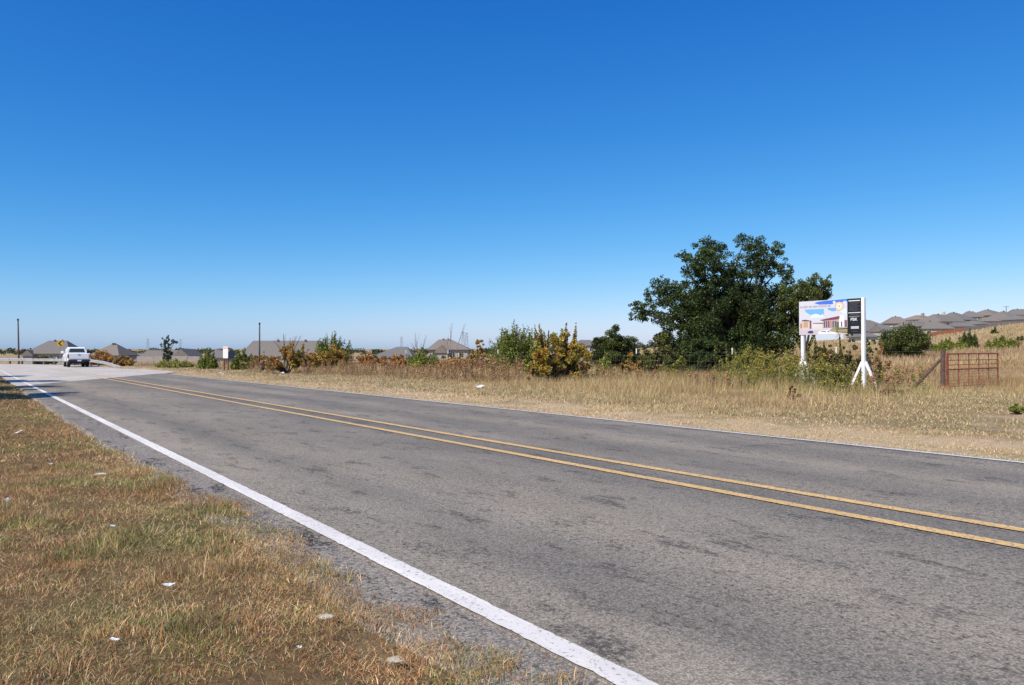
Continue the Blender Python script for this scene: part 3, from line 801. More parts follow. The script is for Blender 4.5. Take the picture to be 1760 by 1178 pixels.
leafy_bush('bright yellow-green bush between the spiky juniper and the big sumac', 900, 950, 566, 40, YELG, (1.2, 1, .7, .5), 5200, .1, 'fence_bush', None, .1, 3, 36)
leafy_bush('low tangled orange brush left of the wide sumac', 520, 545, 600, 60, SUM, (1, .5, .6, .4, .8, .4), 1500, .12, 'fence_brush', 'low brush along the fence line', .05, 0, 20)
leafy_bush('low brown-orange brush between the small sign and the leftmost sumac', 436, 468, 605, 58, SUM, (.7, .4, .6, .6, 1.2, .3), 1800, .12, 'fence_brush', 'low brush along the fence line', .05, 0, 24)
leafy_bush('low greenish brush right of the bright juniper', 748, 790, 612, 52, SUM, (.6, .3, .8, .9, .9, .3), 1800, .11, 'fence_brush', 'low brush along the fence line', .05, 0, 24)
leafy_bush('brown-red brush between the low grey hip roof and the bright juniper', 655, 702, 610, 52, SUM, (.6, .6, .4, .3, 1.4, .2), 2200, .11, 'fence_brush', 'low brush along the fence line', .05, 0, 28)

def bare_shrub(label, px, Y, tips, r=.02, name='bare_shrub'):
    t = plant(name, label, 'shrub', px, Y); ox, oy, oz = t.location
    mb = MB(); T = []
    for (x, y) in tips: T.append((at(x, Y) - ox, random.uniform(-.4, .4), zpix(y, Y) - oz))
    branches(mb, (0, 0, 0), T, r, .2, 6, 5)
    for p in T:
        b = Vector(p) * .6
        branches(mb, b, [Vector(p) + Vector((random.uniform(-.35, .35), random.uniform(-.3, .3), random.uniform(-.3, .15))) for _ in range(3)], r * .5, .2, 4, 4)
    mb.build('stem', M_TWIG, t)
bare_shrub('bare grey branching shrub in front of the tan house', 773, 55, [(776, 556), (798, 558), (770, 575), (765, 590)], .013)
bare_shrub('dead twigs sticking up out of the bright green juniper', 716, 57, [(713, 570), (733, 578), (716, 585), (705, 588)], .011, 'dead_twigs')
bare_shrub('thin grey bare shrub above the leftmost red sumac', 490, 56, [(488, 573), (500, 580), (512, 577), (518, 576), (478, 580)], .011)

def weeds(name, label, spots, pal, flower):
    """tall leafy stems with flower heads; one mass of weeds"""
    parts = []
    for (px, Y, H, n) in spots:
        for _ in range(n):
            X = at(px, Y) + random.gauss(0, .30); y = Y + random.gauss(0, .45); z = tz(X, y); h = H * random.uniform(.6, 1.05)
            lean = np.array((random.gauss(0, .12), random.gauss(0, .12), 1.0))
            m = 34; f = RNG.random(m) * .9 + .06
            P = np.array((X, y, z)) + lean * (f * h)[:, None] + np.stack([RNG.normal(0, .05, m), RNG.normal(0, .05, m), np.zeros(m)], 1) * (1.2 - f)[:, None]
            c = pick(pal, np.ones((m, len(pal))), m) * (.7 + .6 * RNG.random((m, 1)))
            ax = rand_dir(m) + np.array((0, 0, .5))
            parts.append(leaf_quads(P, .08 + .06 * RNG.random(m), np.full(m, .027), ax, c))
            k = 12; ft = .82 + .2 * RNG.random(k)
            P = np.array((X, y, z)) + lean * (ft * h)[:, None] + RNG.normal(0, .035, (k, 3))
            parts.append(leaf_quads(P, np.full(k, .06), np.full(k, .04), rand_dir(k) + np.array((0, 0, .8)), np.array(flower) * (.6 + .8 * RNG.random((k, 1)))))
            b = np.array([[X, y, z]]); 
            parts.append(leaf_quads(b + lean * h * .5, np.array([h]), np.array([.014]), lean[None], np.array([[.16, .15, .06]])))
    V, Fc, C = combine(parts)
    o = mesh_np(name, V, Fc, C, M_LEAF); tag(o, label, 'weeds', kind='stuff')
weeds('tall_weeds', 'tall green and yellow goldenrod-like weeds in front of the oak and billboard',
      [(1270, 31, 1.25, 22), (1285, 30, 1.15, 24), (1300, 30.5, 1.35, 26), (1318, 30, 1.3, 26), (1335, 29.5, 1.4, 26), (1350, 29, 1.3, 24), (1365, 28.5, 1.15, 20), (1255, 31.5, 1.5, 10), (1240, 32, .9, 10), (1310, 28, .9, 16), (1345, 27.5, .85, 16), (1290, 27, .6, 14),
       (1400, 25.4, 1.45, 6), (1403, 25.6, 1.9, 4), (1410, 26, 1.2, 14), (1390, 26, 1.0, 12), (1425, 25.4, 1.0, 14), (1440, 25.2, .85, 14), (1380, 27, .9, 12), (1455, 25, .7, 10), (1530, 27, .85, 8), (1545, 26, .7, 8), (1240, 29, .7, 10), (1170, 33, .6, 10), (1150, 34, .55, 8), (1430, 23.5, .5, 10)],
      [(.20, .215, .04), (.14, .175, .035), (.27, .245, .055), (.11, .13, .03)], (.36, .29, .06))
weeds('rusty_weeds', 'rusty brown and orange seed-stalk weeds among the tall grass',
      [(640, 44, 1.0, 14), (670, 43, .9, 12), (690, 40, .9, 12), (760, 37, .95, 14), (780, 36, 1.1, 16), (800, 35.5, 1.1, 16), (820, 35, 1.2, 18), (845, 34.5, 1.15, 18), (870, 34, 1.1, 16), (890, 33.5, 1.0, 14), (560, 48, 1.0, 12), (450, 52, 1.0, 14), (430, 55, .9, 12), (470, 50, .9, 10), (530, 47, 1.0, 12), (600, 46, 1.0, 14), (620, 45, .9, 12), (1500, 27.5, .9, 9), (1520, 28, .9, 8), (1012, 34, .9, 9), (740, 38, .9, 14), (720, 39, .8, 12), (1560, 29, .7, 10), (1580, 30, .7, 10), (1545, 27, .6, 10), (1600, 31, .7, 8), (1040, 33, .7, 8), (1080, 32, .7, 8), (1120, 31, .6, 8), (1200, 28, .6, 8), (1230, 27, .6, 8), (1508, 24.5, .6, 8), (1535, 24, .55, 8)],
      [(.38, .23, .12), (.30, .16, .085), (.44, .30, .16), (.24, .16, .11)], (.42, .22, .10))

# --- trees outside the frame whose shade falls across the road at left
for (x, y, h, rr, lab) in ((-26.0, 29.9, 8.5, 2.6, 'third'), (-31.4, 36.9, 8.2, 2.3, 'farthest'), (-18.9, 18.6, 8.5, 2.4, 'nearest'), (-22.1, 23.2, 8.8, 2.6, 'second')):
    t = thing('roadside_tree', f'{lab} in depth of the roadside trees left of the picture, shading the road edge', 'tree', (x, y, tz(x, y)), 0, 'roadside trees')
    C = []; R = []; tips = []
    for k in range(60):
        v = rand_dir(1)[0]; q = random.random() ** .4; C.append((v[0] * q * rr, v[1] * q * rr, h * .57 + v[2] * q * h * .26)); r_ = rr * random.uniform(.12, .26); R.append((r_, r_, r_)); tips.append(C[-1])
    mesh_np('crown', *clump_leaves(C, R, 48000, .16, GREEN_OAK, (1, 1, .7, .5, .2)), M_LEAF, t)
    mb = MB(); mb.tube([(0, 0, -.2), (.05, 0, 1), (0, .05, 2.2)], [.2, .16, .12], 8); branches(mb, (0, .03, 1.8), tips[::5], .07); mb.build('trunk', M_BARK, t)

# --- far wood on the ridge
def distant_wood():
    parts = []; C = []; R = []
    for k in range(900):
        px = random.uniform(-150, 1250); Y = random.uniform(620, 1150); X = at(px, Y)
        hh = 3.6 * (.6 + .8 * float(fbm(px * .012, 3.3, 3)))
        z = max(tz(X, Y), zpix(608, Y)); r = random.uniform(2.5, 5)
        C.append((X, Y, z + hh * random.uniform(.1, .9))); R.append((r, r, r * .55))
    V = clump_leaves(C, R, 36000, 1.6, [(.045, .065, .03), (.06, .08, .035), (.10, .075, .04), (.035, .05, .028)], (1, 1, .35, .8))
    o = mesh_np('distant_wood', *V, M_LEAF); tag(o, 'far dark line of woods on the horizon', 'woods', kind='stuff')
distant_wood()

# ------------------------------------------------------------------ wire fence
def fence():
    D = 26.6; s_list = [13.0, 16.9, 21.65, 27.5, 33.5, 39.5, 45.5, 51.5, 57.5, 63.5]
    M_P = plain('green_steel_post', (.035, .05, .04), .6, .3); M_W = plain('fence_wire', (.22, .21, .20), .5, .7); M_C = plain('white_post_cap', (.78, .75, .68), .6)
    x0, y0 = ds2w(D, s_list[0])
    t = thing('wire_fence', 'wire mesh fence on dark steel posts with white tops', 'fence', (x0, y0, tz(x0, y0)))
    loc = t.location; tops = []
    for s in s_list:
        x, y = ds2w(D, s); z = tz(x, y); tops.append((x - loc.x, y - loc.y, z - loc.z))
    pm = MB(); pm.box(-.018, .018, -.004, .004, -.3, 1.22); pm.box(-.004, .004, .004, .034, -.3, 1.22); cm = MB(); cm.box(-.021, .021, -.007, .037, 1.22, 1.47)
    pme = pm.build('post', M_P, t); cme = cm.build('post_cap', M_C, pme)
    for i, p in enumerate(tops[1:]):
        o = pme if i == 0 else pme.copy()
        if i: COL.objects.link(o); c = cme.copy(); COL.objects.link(c); c.parent = o
        o.parent = t; o.location = p; o.rotation_euler = (random.uniform(-.03, .03), random.uniform(-.03, .03), ROAD_ANG)
    for h in (.12, .3, .48, .68, .9, 1.15, 1.3):
        mb = MB(); pts = []
        for i in range(len(tops) - 1):
            for f in np.linspace(0, 1, 5)[:-1]:
                a = Vector(tops[i]); b = Vector(tops[i + 1]); p = a.lerp(b, float(f)); pts.append((p.x, p.y, p.z + h - .02 * math.sin(f * math.pi)))
        pts.append((tops[-1][0], tops[-1][1], tops[-1][2] + h))
        mb.tube(pts, .0028, 4, False); mb.build('wire', M_W, t)
    mb = MB()
    for i in range(len(tops) - 1):
        a = Vector(tops[i]); b = Vector(tops[i + 1]); n = int((b - a).length / .3)
        for k in range(1, n):
            p = a.lerp(b, k / n); mb.bar(p + Vector((0, 0, .12)), p + Vector((0, 0, 1.15)), .004)
    w = mb.build('mesh_stays', M_W, t); w['kind'] = 'stuff'
fence()

# ------------------------------------------------------------------ gate
def gate():
    RUST = plain('rusty_red_pipe', (.23, .068, .042), .8, .0, .35, noise=14, amt=.45); WOOD = plain('weathered_dark_wood', (.10, .065, .05), .9, noise=18, amt=.45, bump=.5)
    xp, yp = at(1620, 26.0), 26.0; z = tz(xp, yp)
    p = thing('gate_post', 'dark wooden gate post with a rusty pipe and diagonal brace', 'post', (xp, yp, z))
    mb = MB(); mb.tube([(0, 0, -.4), (.0, 0, .6), (.01, 0, 1.33)], [.078, .075, .07], 9); mb.build('post', WOOD, p, smooth=False)
    mb = MB(); mb.tube([(.125, -.02, -.3), (.125, -.02, 1.25)], .035, 8); mb.build('hinge_pipe', RUST, p)
    mb = MB(); mb.tube([(-.06, .02, 1.02), (-.85, .25, .05), (-.98, .28, -.1)], [.05, .055, .055], 8); mb.build('brace', WOOD, p)
    mb = MB(); mb.box(-.12, .2, -.12, .1, -.2, .14); mb.build('base_plate', RUST, p, .02)
    # the open gate swings back from the post
    g = thing('pipe_gate', 'rusty red pipe gate standing open in the dry grass', 'gate', (xp + .17, yp, z), math.atan2(2.3, 3.1))
    L, H = 3.85, 1.20
    def rail(name, a, b, r=.022): mb = MB(); mb.tube([a, b], r, 7); return mb.build(name, RUST, g)
    for x in (0, L): rail('end_post', (x, 0, .10 if x else .0), (x, 0, H + (0 if x == 0 else .02)), .026)
    rail('top_rail', (0, 0, H), (L, 0, H + .02), .022)
    rail('middle_rail', (0, 0, .68), (L, 0, .70), .022)
    rail('thin_rod', (0, 0, .99), (L, 0, 1.0), .012); rail('thin_rod', (0, 0, .83), (L, 0, .85), .012)
    rail('bottom_rail', (0, 0, .12), (L, 0, .12), .022)
    for k in range(1, 5): rail('upright', (L * k / 5, 0, .12), (L * k / 5, 0, H + .005), .017)
    mb = MB()
    for k in range(1, 40): mb.bar((L * k / 40, 0, .12), (L * k / 40, 0, .68), .005)
    for h in (.22, .32, .42, .52, .6): mb.bar((0, 0, h), (L, 0, h), .005)
    o = mb.build('wire_mesh', RUST, g); o['kind'] = 'stuff'
gate()

# ------------------------------------------------------------------ billboard
def billboard():
    PAINT = plain('white_painted_timber', (.80, .79, .77), .6, noise=6, amt=.1)
    Wd, Ht = 2.36, 1.19
    xr, yr = at(1481, 26.0), 26.0
    t_ = Vector((-SA, CA, 0)); left = Vector((xr, yr, 0)) + t_ * Wd
    zg = min(tz(xr, yr), tz(left.x, left.y)); top = zpix(512.5, yr)
    b = thing('project_billboard', 'white-legged school construction billboard with a picture and a black panel', 'billboard', (left.x, left.y, zg), -(math.pi / 2 - ROAD_ANG))
    z1 = top - zg; z0 = z1 - Ht      # local: x to the right along the board, -y towards the road
    BACK = plain('board_edge_white', (.75, .75, .74), .5)
    mb = MB(); mb.box(0, Wd, -.02, .0, z0, z1); mb.build('board', BACK, b)
    for x in (.10, Wd + .035):
        mb = MB(); mb.box(x - .055, x + .055, .004, .114, -.4, z1 + (.02 if x > 1 else -.02)); mb.build('post', PAINT, b, .006)
        for dx in (-.52, .52):
            mb = MB(); mb.bar((x + dx, .07, -.05), (x + (.05 if dx > 0 else -.05), .07, .95), .045 if dx > 0 else .085, .08); mb.build('brace', PAINT, b)
        mb = MB(); mb.bar((x, .9, -.05), (x, .17, .95), .07, .09); mb.build('brace', PAINT, b)
    for z in (z0 + .16, z1 - .16):
        mb = MB(); mb.box(.18, Wd - .05, .004, .05, z - .045, z + .045); mb.build('rail', PAINT, b)
    # printed face: u 0..1 across, v 0..1 up
    VIN = printed(); pm = MB(); lay = [0]
    def P(pts, col, layer):
        pm.poly([(u * Wd, -.0215 - .0006 * layer, z0 + v * Ht) for u, v in pts], col)
    def Rr(u0, v0, u1, v1, col, layer): P([(u0, v0), (u1, v0), (u1, v1), (u0, v1)], col, layer)
    def disc(u, v, r, col, layer, n=20, star=0): P([(u + (r * (1 + star * (i % 2))) * math.cos(i * 6.2832 / n) / Wd, v + (r * (1 + star * (i % 2))) * math.sin(i * 6.2832 / n) / Ht) for i in range(n)], col, layer)
    Rr(0, 0, .79, 1, (.57, .57, .64), 0)
    P([(.26, .93), (.31, .965), (.45, .985), (.79, 1), (.79, .93), (.70, .91), (.62, .92), (.55, .87), (.34, .88)], (.06, .16, .62), 1)
    P([(.56, .95), (.60, .97), (.605, .9), (.57, .89)], (.55, .65, .85), 2); P([(.70, .9), (.76, .96), (.78, .88)], (.55, .62, .82), 2)
    P([(.10, .76), (.42, .75), (.42, .56), (.36, .50), (.27, .56), (.18, .60), (.11, .68)], (.16, .40, .82), 1)
    P([(.22, .59), (.29, .62), (.36, .57), (.41, .60), (.41, .5), (.2, .5)], (.62, .70, .86), 2)
    P([(.48, .77), (.60, .765), (.62, .68), (.57, .66), (.52, .69), (.485, .71)], (.14, .36, .82), 1)
    P([(.64, .74), (.78, .72), (.78, .55), (.70, .60)], (.60, .68, .86), 1)
    # pavilion at left
    Rr(.01, .17, .20, .40, (.60, .46, .43), 2); Rr(.075, .22, .15, .39, (.48, .32, .16), 3); Rr(.02, .20, .05, .34, (.36, .2, .16), 3)
    P([(.04, .435), (.10, .455), (.21, .415), (.215, .38), (.18, .40), (.05, .41)], (.10, .06, .09), 4); Rr(.18, .18, .21, .39, (.16, .09, .12), 3)
    # link roof and hall at right
    P([(.23, .33), (.24, .35), (.40, .345), (.41, .31)], (.12, .11, .13), 3); Rr(.22, .20, .42, .32, (.66, .58, .52), 2)
    Rr(.40, .18, .70, .42, (.46, .33, .32), 2)
    for k in range(6): Rr(.415 + .035 * k, .2, .437 + .035 * k, .39, (.10, .08, .12) if k != 3 else (.42, .2, .15), 3)
    P([(.345, .425), (.40, .40), (.66, .43), (.68, .53), (.45, .46)], (.19, .055, .07), 4)
    Rr(.66, .2, .74, .55, (.74, .70, .72), 4); Rr(.69, .21, .71, .36, (.12, .1, .12), 5); Rr(.615, .17, .66, .36, (.10, .14, .07), 5); Rr(.745, .2, .785, .4, (.20, .1, .11), 4)
    # forecourt, lawn and parked cars
    P([(0, 0), (.79, 0), (.79, .1), (.45, .14), (0, .16)], (.52, .46, .50), 2)
    P([(.50, .10), (.56, .20), (.79, .19), (.79, .02), (.62, .06)], (.30, .27, .14), 3); P([(.58, .155), (.79, .175), (.79, .145), (.62, .135)], (.06, .06, .04), 4); P([(.6, .08), (.79, .06), (.79, .035), (.64, .06)], (.09, .08, .05), 4)
    P([(.14, .06), (.16, .105), (.19, .125), (.235, .115), (.245, .05), (.19, .035)], (.06, .05, .11), 5)
    P([(.32, .01), (.33, .085), (.38, .12), (.48, .125), (.53, .08), (.62, .05), (.64, .015)], (.78, .77, .80), 5)
    P([(.36, .07), (.385, .105), (.44, .105), (.46, .05), (.42, .085)], (.08, .08, .10), 6); P([(.465, .105), (.49, .1), (.52, .065), (.49, .06)], (.12, .12, .16), 6)
    # school emblem
    disc(.665, .805, .165, (.55, .27, .12), 3, 24, -.12); disc(.665, .805, .128, (.80, .76, .66), 4); disc(.665, .805, .105, (.74, .52, .12), 5); disc(.665, .805, .078, (.78, .78, .76), 6); disc(.665, .805, .045, (.36, .46, .55), 7)
    # black credits panel with lines of small print
    Rr(.79, 0, 1, 1, (.008, .009, .012), 1)
    Rr(.81, .925, .985, .95, (.72, .74, .68), 2)
    for k in range(8): Rr(.815, .88 - .032 * k, .98 - .02 * (k % 3), .889 - .032 * k, (.10, .10, .13), 2)
    Rr(.805, .59, .99, .61, (.66, .68, .68), 2); Rr(.83, .55, .97, .562, (.14, .14, .15), 2); Rr(.815, .487, .98, .505, (.26, .26, .27), 2)
    Rr(.85, .30, .95, .31, (.07, .07, .08), 2); Rr(.845, .145, .965, .215, (.50, .52, .52), 2); Rr(.85, .165, .96, .175, (.32, .33, .33), 3); Rr(.855, .195, .955, .2, (.36, .37, .37), 3); Rr(.86, .07, .95, .08, (.10, .10, .11), 2)
    pm.build('printed_picture', VIN, b)
    def text(s, u, v, width, height, col, nm):
        cu = bpy.data.curves.new(nm, 'FONT'); cu.body = s
        o = bpy.data.objects.new(nm, cu); COL.objects.link(o)
        dg = bpy.context.evaluated_depsgraph_get(); me = bpy.data.meshes.new_from_object(o.evaluated_get(dg))
        bpy.data.objects.remove(o)
        co = np.empty(len(me.vertices) * 3); me.vertices.foreach_get('co', co); co = co.reshape(-1, 3)
        co[:, 0] = (co[:, 0] - co[:, 0].min()) / np.ptp(co[:, 0]) * width * Wd + u * Wd
        co[:, 2] = (co[:, 1] - co[:, 1].min()) / np.ptp(co[:, 1]) * height * Ht + z0 + v * Ht
        co[:, 1] = -.0245
        me.vertices.foreach_set('co', co.ravel()); me.update()
        link(nm, me, b, plain(nm + '_ink', col, .5))['kind'] = 'stuff'
    text('KILLEEN ISD HIGH SCHOOL #6', .025, .795, .50, .065, (.17, .15, .15), 'title_lettering')
    text('PBK', .842, .37, .105, .085, (.78, .78, .78), 'logo_lettering')
billboard()

# ------------------------------------------------------------------ guardrail, signs, poles
def guardrail():
    ST = plain('galvanised_steel', (.52, .53, .54), .45, .55, noise=3, amt=.12); PW = plain('guardrail_post_wood', (.16, .115, .08), .9, noise=12)
    st = [80.5 + 2.0 * k for k in range(23)]
    path = []
    for k, s in enumerate(st):
        d_, s_ = along(11.95, s); x, y = ds2w(d_, s_); z = tz(x, y)
        drop = max(0.0, 1 - k / 5.0) ** 1.2 * .62
        path.append(Vector((x, y, z + .56 - drop)))
    t = thing('guardrail', 'galvanised guardrail round the outside of the bend, its end turned down', 'guardrail', (path[0].x, path[0].y, tz(path[0].x, path[0].y)))
    L = t.location
    prof = [(0, -.155), (.02, -.14), (.075, -.10), (.075, -.06), (0, -.02), (0, .02), (.075, .06), (.075, .10), (.02, .14), (0, .155)]
    V = []; Fc = []
    for k, p in enumerate(path):
        tt = (path[min(k + 1, len(path) - 1)] - path[max(k - 1, 0)]).normalized(); nn = Vector((-tt.y, tt.x, 0)).normalized()
        if nn.dot(-p) < 0: nn = -nn
        for (o_, h) in prof: V.append(tuple(p + nn * (o_ + .06) + Vector((0, 0, h)) - L))
    n = len(prof)
    for k in range(len(path) - 1):
        for j in range(n - 1): Fc.append((k * n + j, k * n + j + 1, (k + 1) * n + j + 1, (k + 1) * n + j))
    o = mesh_np('rail', np.array(V), np.array(Fc), None, ST, t); m = o.modifiers.new('thickness', 'SOLIDIFY'); m.thickness = .006
    pm = MB(); pm.box(-.08, .08, -.09, .09, -.3, .70); pme = None
    for k in range(4, len(path), 1):
        p = path[k] - L
        if pme is None: o = pme = pm.build('post', PW, t)
        else: o = pme.copy(); COL.objects.link(o)
        o.parent = t; o.location = (p.x, p.y, tz(path[k].x, path[k].y) - L.z)
        tt = path[min(k + 1, len(path) - 1)] - path[k - 1]; o.rotation_euler = (0, 0, math.atan2(tt.y, tt.x))
guardrail()
def chevron_sign():
    Y = 99.0; x = at(103.5, Y); z = tz(x, Y)
    t = thing('chevron_sign', 'yellow curve warning sign with a black arrow above the pickup', 'sign', (x, Y, z), math.radians(28))
    c = zpix(590.5, Y) - z; w, h = .60, .74
    mb = MB(); mb.box(-.03, .03, 0, .06, -.2, c + .3); mb.build('post', plain('sign_post_grey', (.36, .36, .35), .6, .4), t)
    mb = MB(); mb.box(-w / 2, w / 2, -.02, -.002, c - h / 2, c + h / 2); mb.build('plate', plain('sign_yellow', (.82, .46, .02), .4), t, .003)
    mb = MB(); y = -.023
    for sgn in (1, -1):
        mb.poly([(-.24, y, c), (.06, y, c + sgn * .32), (.24, y, c + sgn * .32), (-.04, y, c)][::sgn])
    mb.build('arrow', plain('sign_black', (.012, .012, .012), .5), t)
chevron_sign()
def small_sign():
    Y = 60.0; x = at(388, Y); z = tz(x, Y)
    t = thing('roadside_notice', 'small whitish notice board on two reddish legs beyond the far verge', 'sign', (x, Y, z), math.radians(-22))
    RD = plain('reddish_stake', (.17, .075, .05), .85, noise=10)
    z1 = zpix(596, Y) - z; z0 = zpix(616, Y) - z
    for dx in (-.19, .19):
        mb = MB(); mb.box(dx - .05, dx + .05, 0, .08, -.3, z0 + .2); mb.build('leg', RD, t)
    mb = MB(); mb.box(-.24, .24, -.025, -.002, z0, z1); mb.build('board', plain('notice_white', (.74, .66, .64), .6, noise=5, amt=.1), t)
    mb = MB(); mb.box(-.24, .24, -.029, -.026, z1 - .17, z1 - .04); mb.build('heading_band', plain('notice_pink', (.66, .34, .30), .6), t)
    mb = MB(); mb.box(-.26, .26, -.03, .03, z0 - .10, z0 - .003); mb.build('lower_rail', plain('notice_dark', (.05, .045, .06), .7), t)
small_sign()
M_POLE = plain('pole_wood', (.085, .075, .07), .9, noise=6, amt=.3)
def pole(label, px, top, Y, tilt=0, r=.14, arms=(), cap=True):
    x = at(px, Y); z = tz(x, Y); h = zpix(top, Y) - z
    t = thing('utility_pole', label, 'pole', (x, Y, z), 0, 'utility poles'); t.rotation_euler = (0, tilt, 0)
    mb = MB(); mb.tube([(0, 0, -.5), (0, 0, h * .5), (0, 0, h)], [r, r * .88, r * .75], 9); mb.build('shaft', M_POLE, t, smooth=True)
    if cap:
        mb = MB(); mb.tube([(0, -.02, h - .05), (0, -.02, h + .18), (0, 0, h + .3)], [r * .8, r * 1.25, r * .4], 8); mb.build('lamp_head', plain('dark_metal', (.05, .05, .055), .5, .5), t)
    for (dz, w) in arms:
        mb = MB(); mb.box(-w / 2, w / 2, -.06, .06, h - dz - .06, h - dz + .06); a = mb.build('crossarm', M_POLE, t)
        for k in (-.42, .42, .2):
            mb = MB(); mb.tube([(k * w, 0, h - dz + .06), (k * w, 0, h - dz + .22)], .05, 6); mb.build('insulator', plain('insulator_grey', (.35, .35, .36), .4), a)
pole('tall thin dark pole at the left edge above the guardrail', 33, 551, 128, -.03)
pole('tall thin dark pole right of the small roadside notice', 446, 558, 118, 0, .13)
pole('small pole with a crossarm on the hill behind the houses', 1730, 526, 330, 0, .17, ((.4, 2.6),), False)
def tower(label, px, top, Y):
    x = at(px, Y); z = tz(x, Y); h = zpix(top, Y) - z; r = h * .085
    t = thing('transmission_tower', label, 'pylon', (x, Y, z), .3, 'far transmission towers'); ST = plain('tower_steel', (.42, .45, .48), .5, .6)
    legs = []
    for sx, sy in ((-1, -1), (1, -1), (1, 1), (-1, 1)):
        mb = MB(); mb.bar((sx * r, sy * r, -1), (sx * r * .22, sy * r * .22, h), .22); mb.build('leg', ST, t)
    mb = MB()
    for k in range(7):
        f0, f1 = k / 7, (k + 1) / 7; a = r * (1 - .78 * f0); b = r * (1 - .78 * f1)
        for (p, q) in (((-1, -1), (1, -1)), ((1, -1), (1, 1)), ((1, 1), (-1, 1)), ((-1, 1), (-1, -1))):
            mb.bar((p[0] * a, p[1] * a, h * f0), (q[0] * b, q[1] * b, h * f1), .10)
    mb.build('lattice', ST, t)
    for f in (.72, .84, .96):
        mb = MB(); mb.bar((-r * 1.3, 0, h * f), (r * 1.3, 0, h * f), .22); mb.build('crossarm', ST, t)
tower('leftmost faint far pylon, above the long grey roof at left', 254, 582, 900)
tower('faint far pylon just right of the sparse tree', 310, 583, 950)
tower('faint far pylon above the grey roofs left of centre', 690, 579, 1000)
tower('faint far pylon right of the tan house, left of the pair', 796, 570, 820)
tower('faint far pylon right of the tan house, right of the pair', 802, 572, 900)

# ------------------------------------------------------------------ houses
def shingle(name, c): return plain(name, c, .9, 0, .25, noise=5, amt=.16)
ROOFS = [shingle('grey_brown_shingles', (.165, .148, .132)), shingle('grey_shingles', (.15, .143, .138)), shingle('warm_shingles', (.195, .165, .14)), shingle('dark_shingles', (.122, .112, .107))]
WALLS = [plain('beige_stucco', (.40, .35, .28), .9, noise=3, amt=.1), plain('grey_stone', (.33, .31, .28), .9, noise=4, amt=.2), plain('tan_brick', (.36, .26, .19), .9, noise=5, amt=.2), plain('cream_siding', (.58, .52, .40), .9, noise=3, amt=.08), plain('pale_grey_siding', (.48, .47, .45), .9, noise=3, amt=.08)]
TRIM = plain('white_trim', (.72, .71, .68), .6); DARKTRIM = plain('brown_fascia', (.10, .085, .075), .7); PANE = plain('window_glass', (.03, .035, .045), .08, 0, .6)
def hip(mb, w, dp, z, rise, rl, rx=0, o=.45, th=.16):
    a, b = w / 2 + o, dp / 2 + o
    e = [(-a, -b, z), (a, -b, z), (a, b, z), (-a, b, z)]; f = [(p[0], p[1], z - th) for p in e]
    if rl is None: r = [(rx, -b, z + rise), (rx, b, z + rise)]
    else:
        x0, x1 = max(-a, rx - rl / 2), min(a, rx + rl / 2); r = [(x0, 0, z + rise), (x1, 0, z + rise)]
    i = len(mb.v); mb.v += e + f + r
    if rl is None: q = [(0, 1, 8), (1, 2, 9, 8), (2, 3, 9), (3, 0, 8, 9)]
    else: q = [(0, 1, 9, 8), (1, 2, 9), (2, 3, 8, 9), (3, 0, 8)]
    q += [(4, 5, 1, 0), (5, 6, 2, 1), (6, 7, 3, 2), (7, 4, 0, 3), (7, 6, 5, 4)]
    for k in q: mb.f.append(tuple(i + j for j in k)); mb.c.append(None)
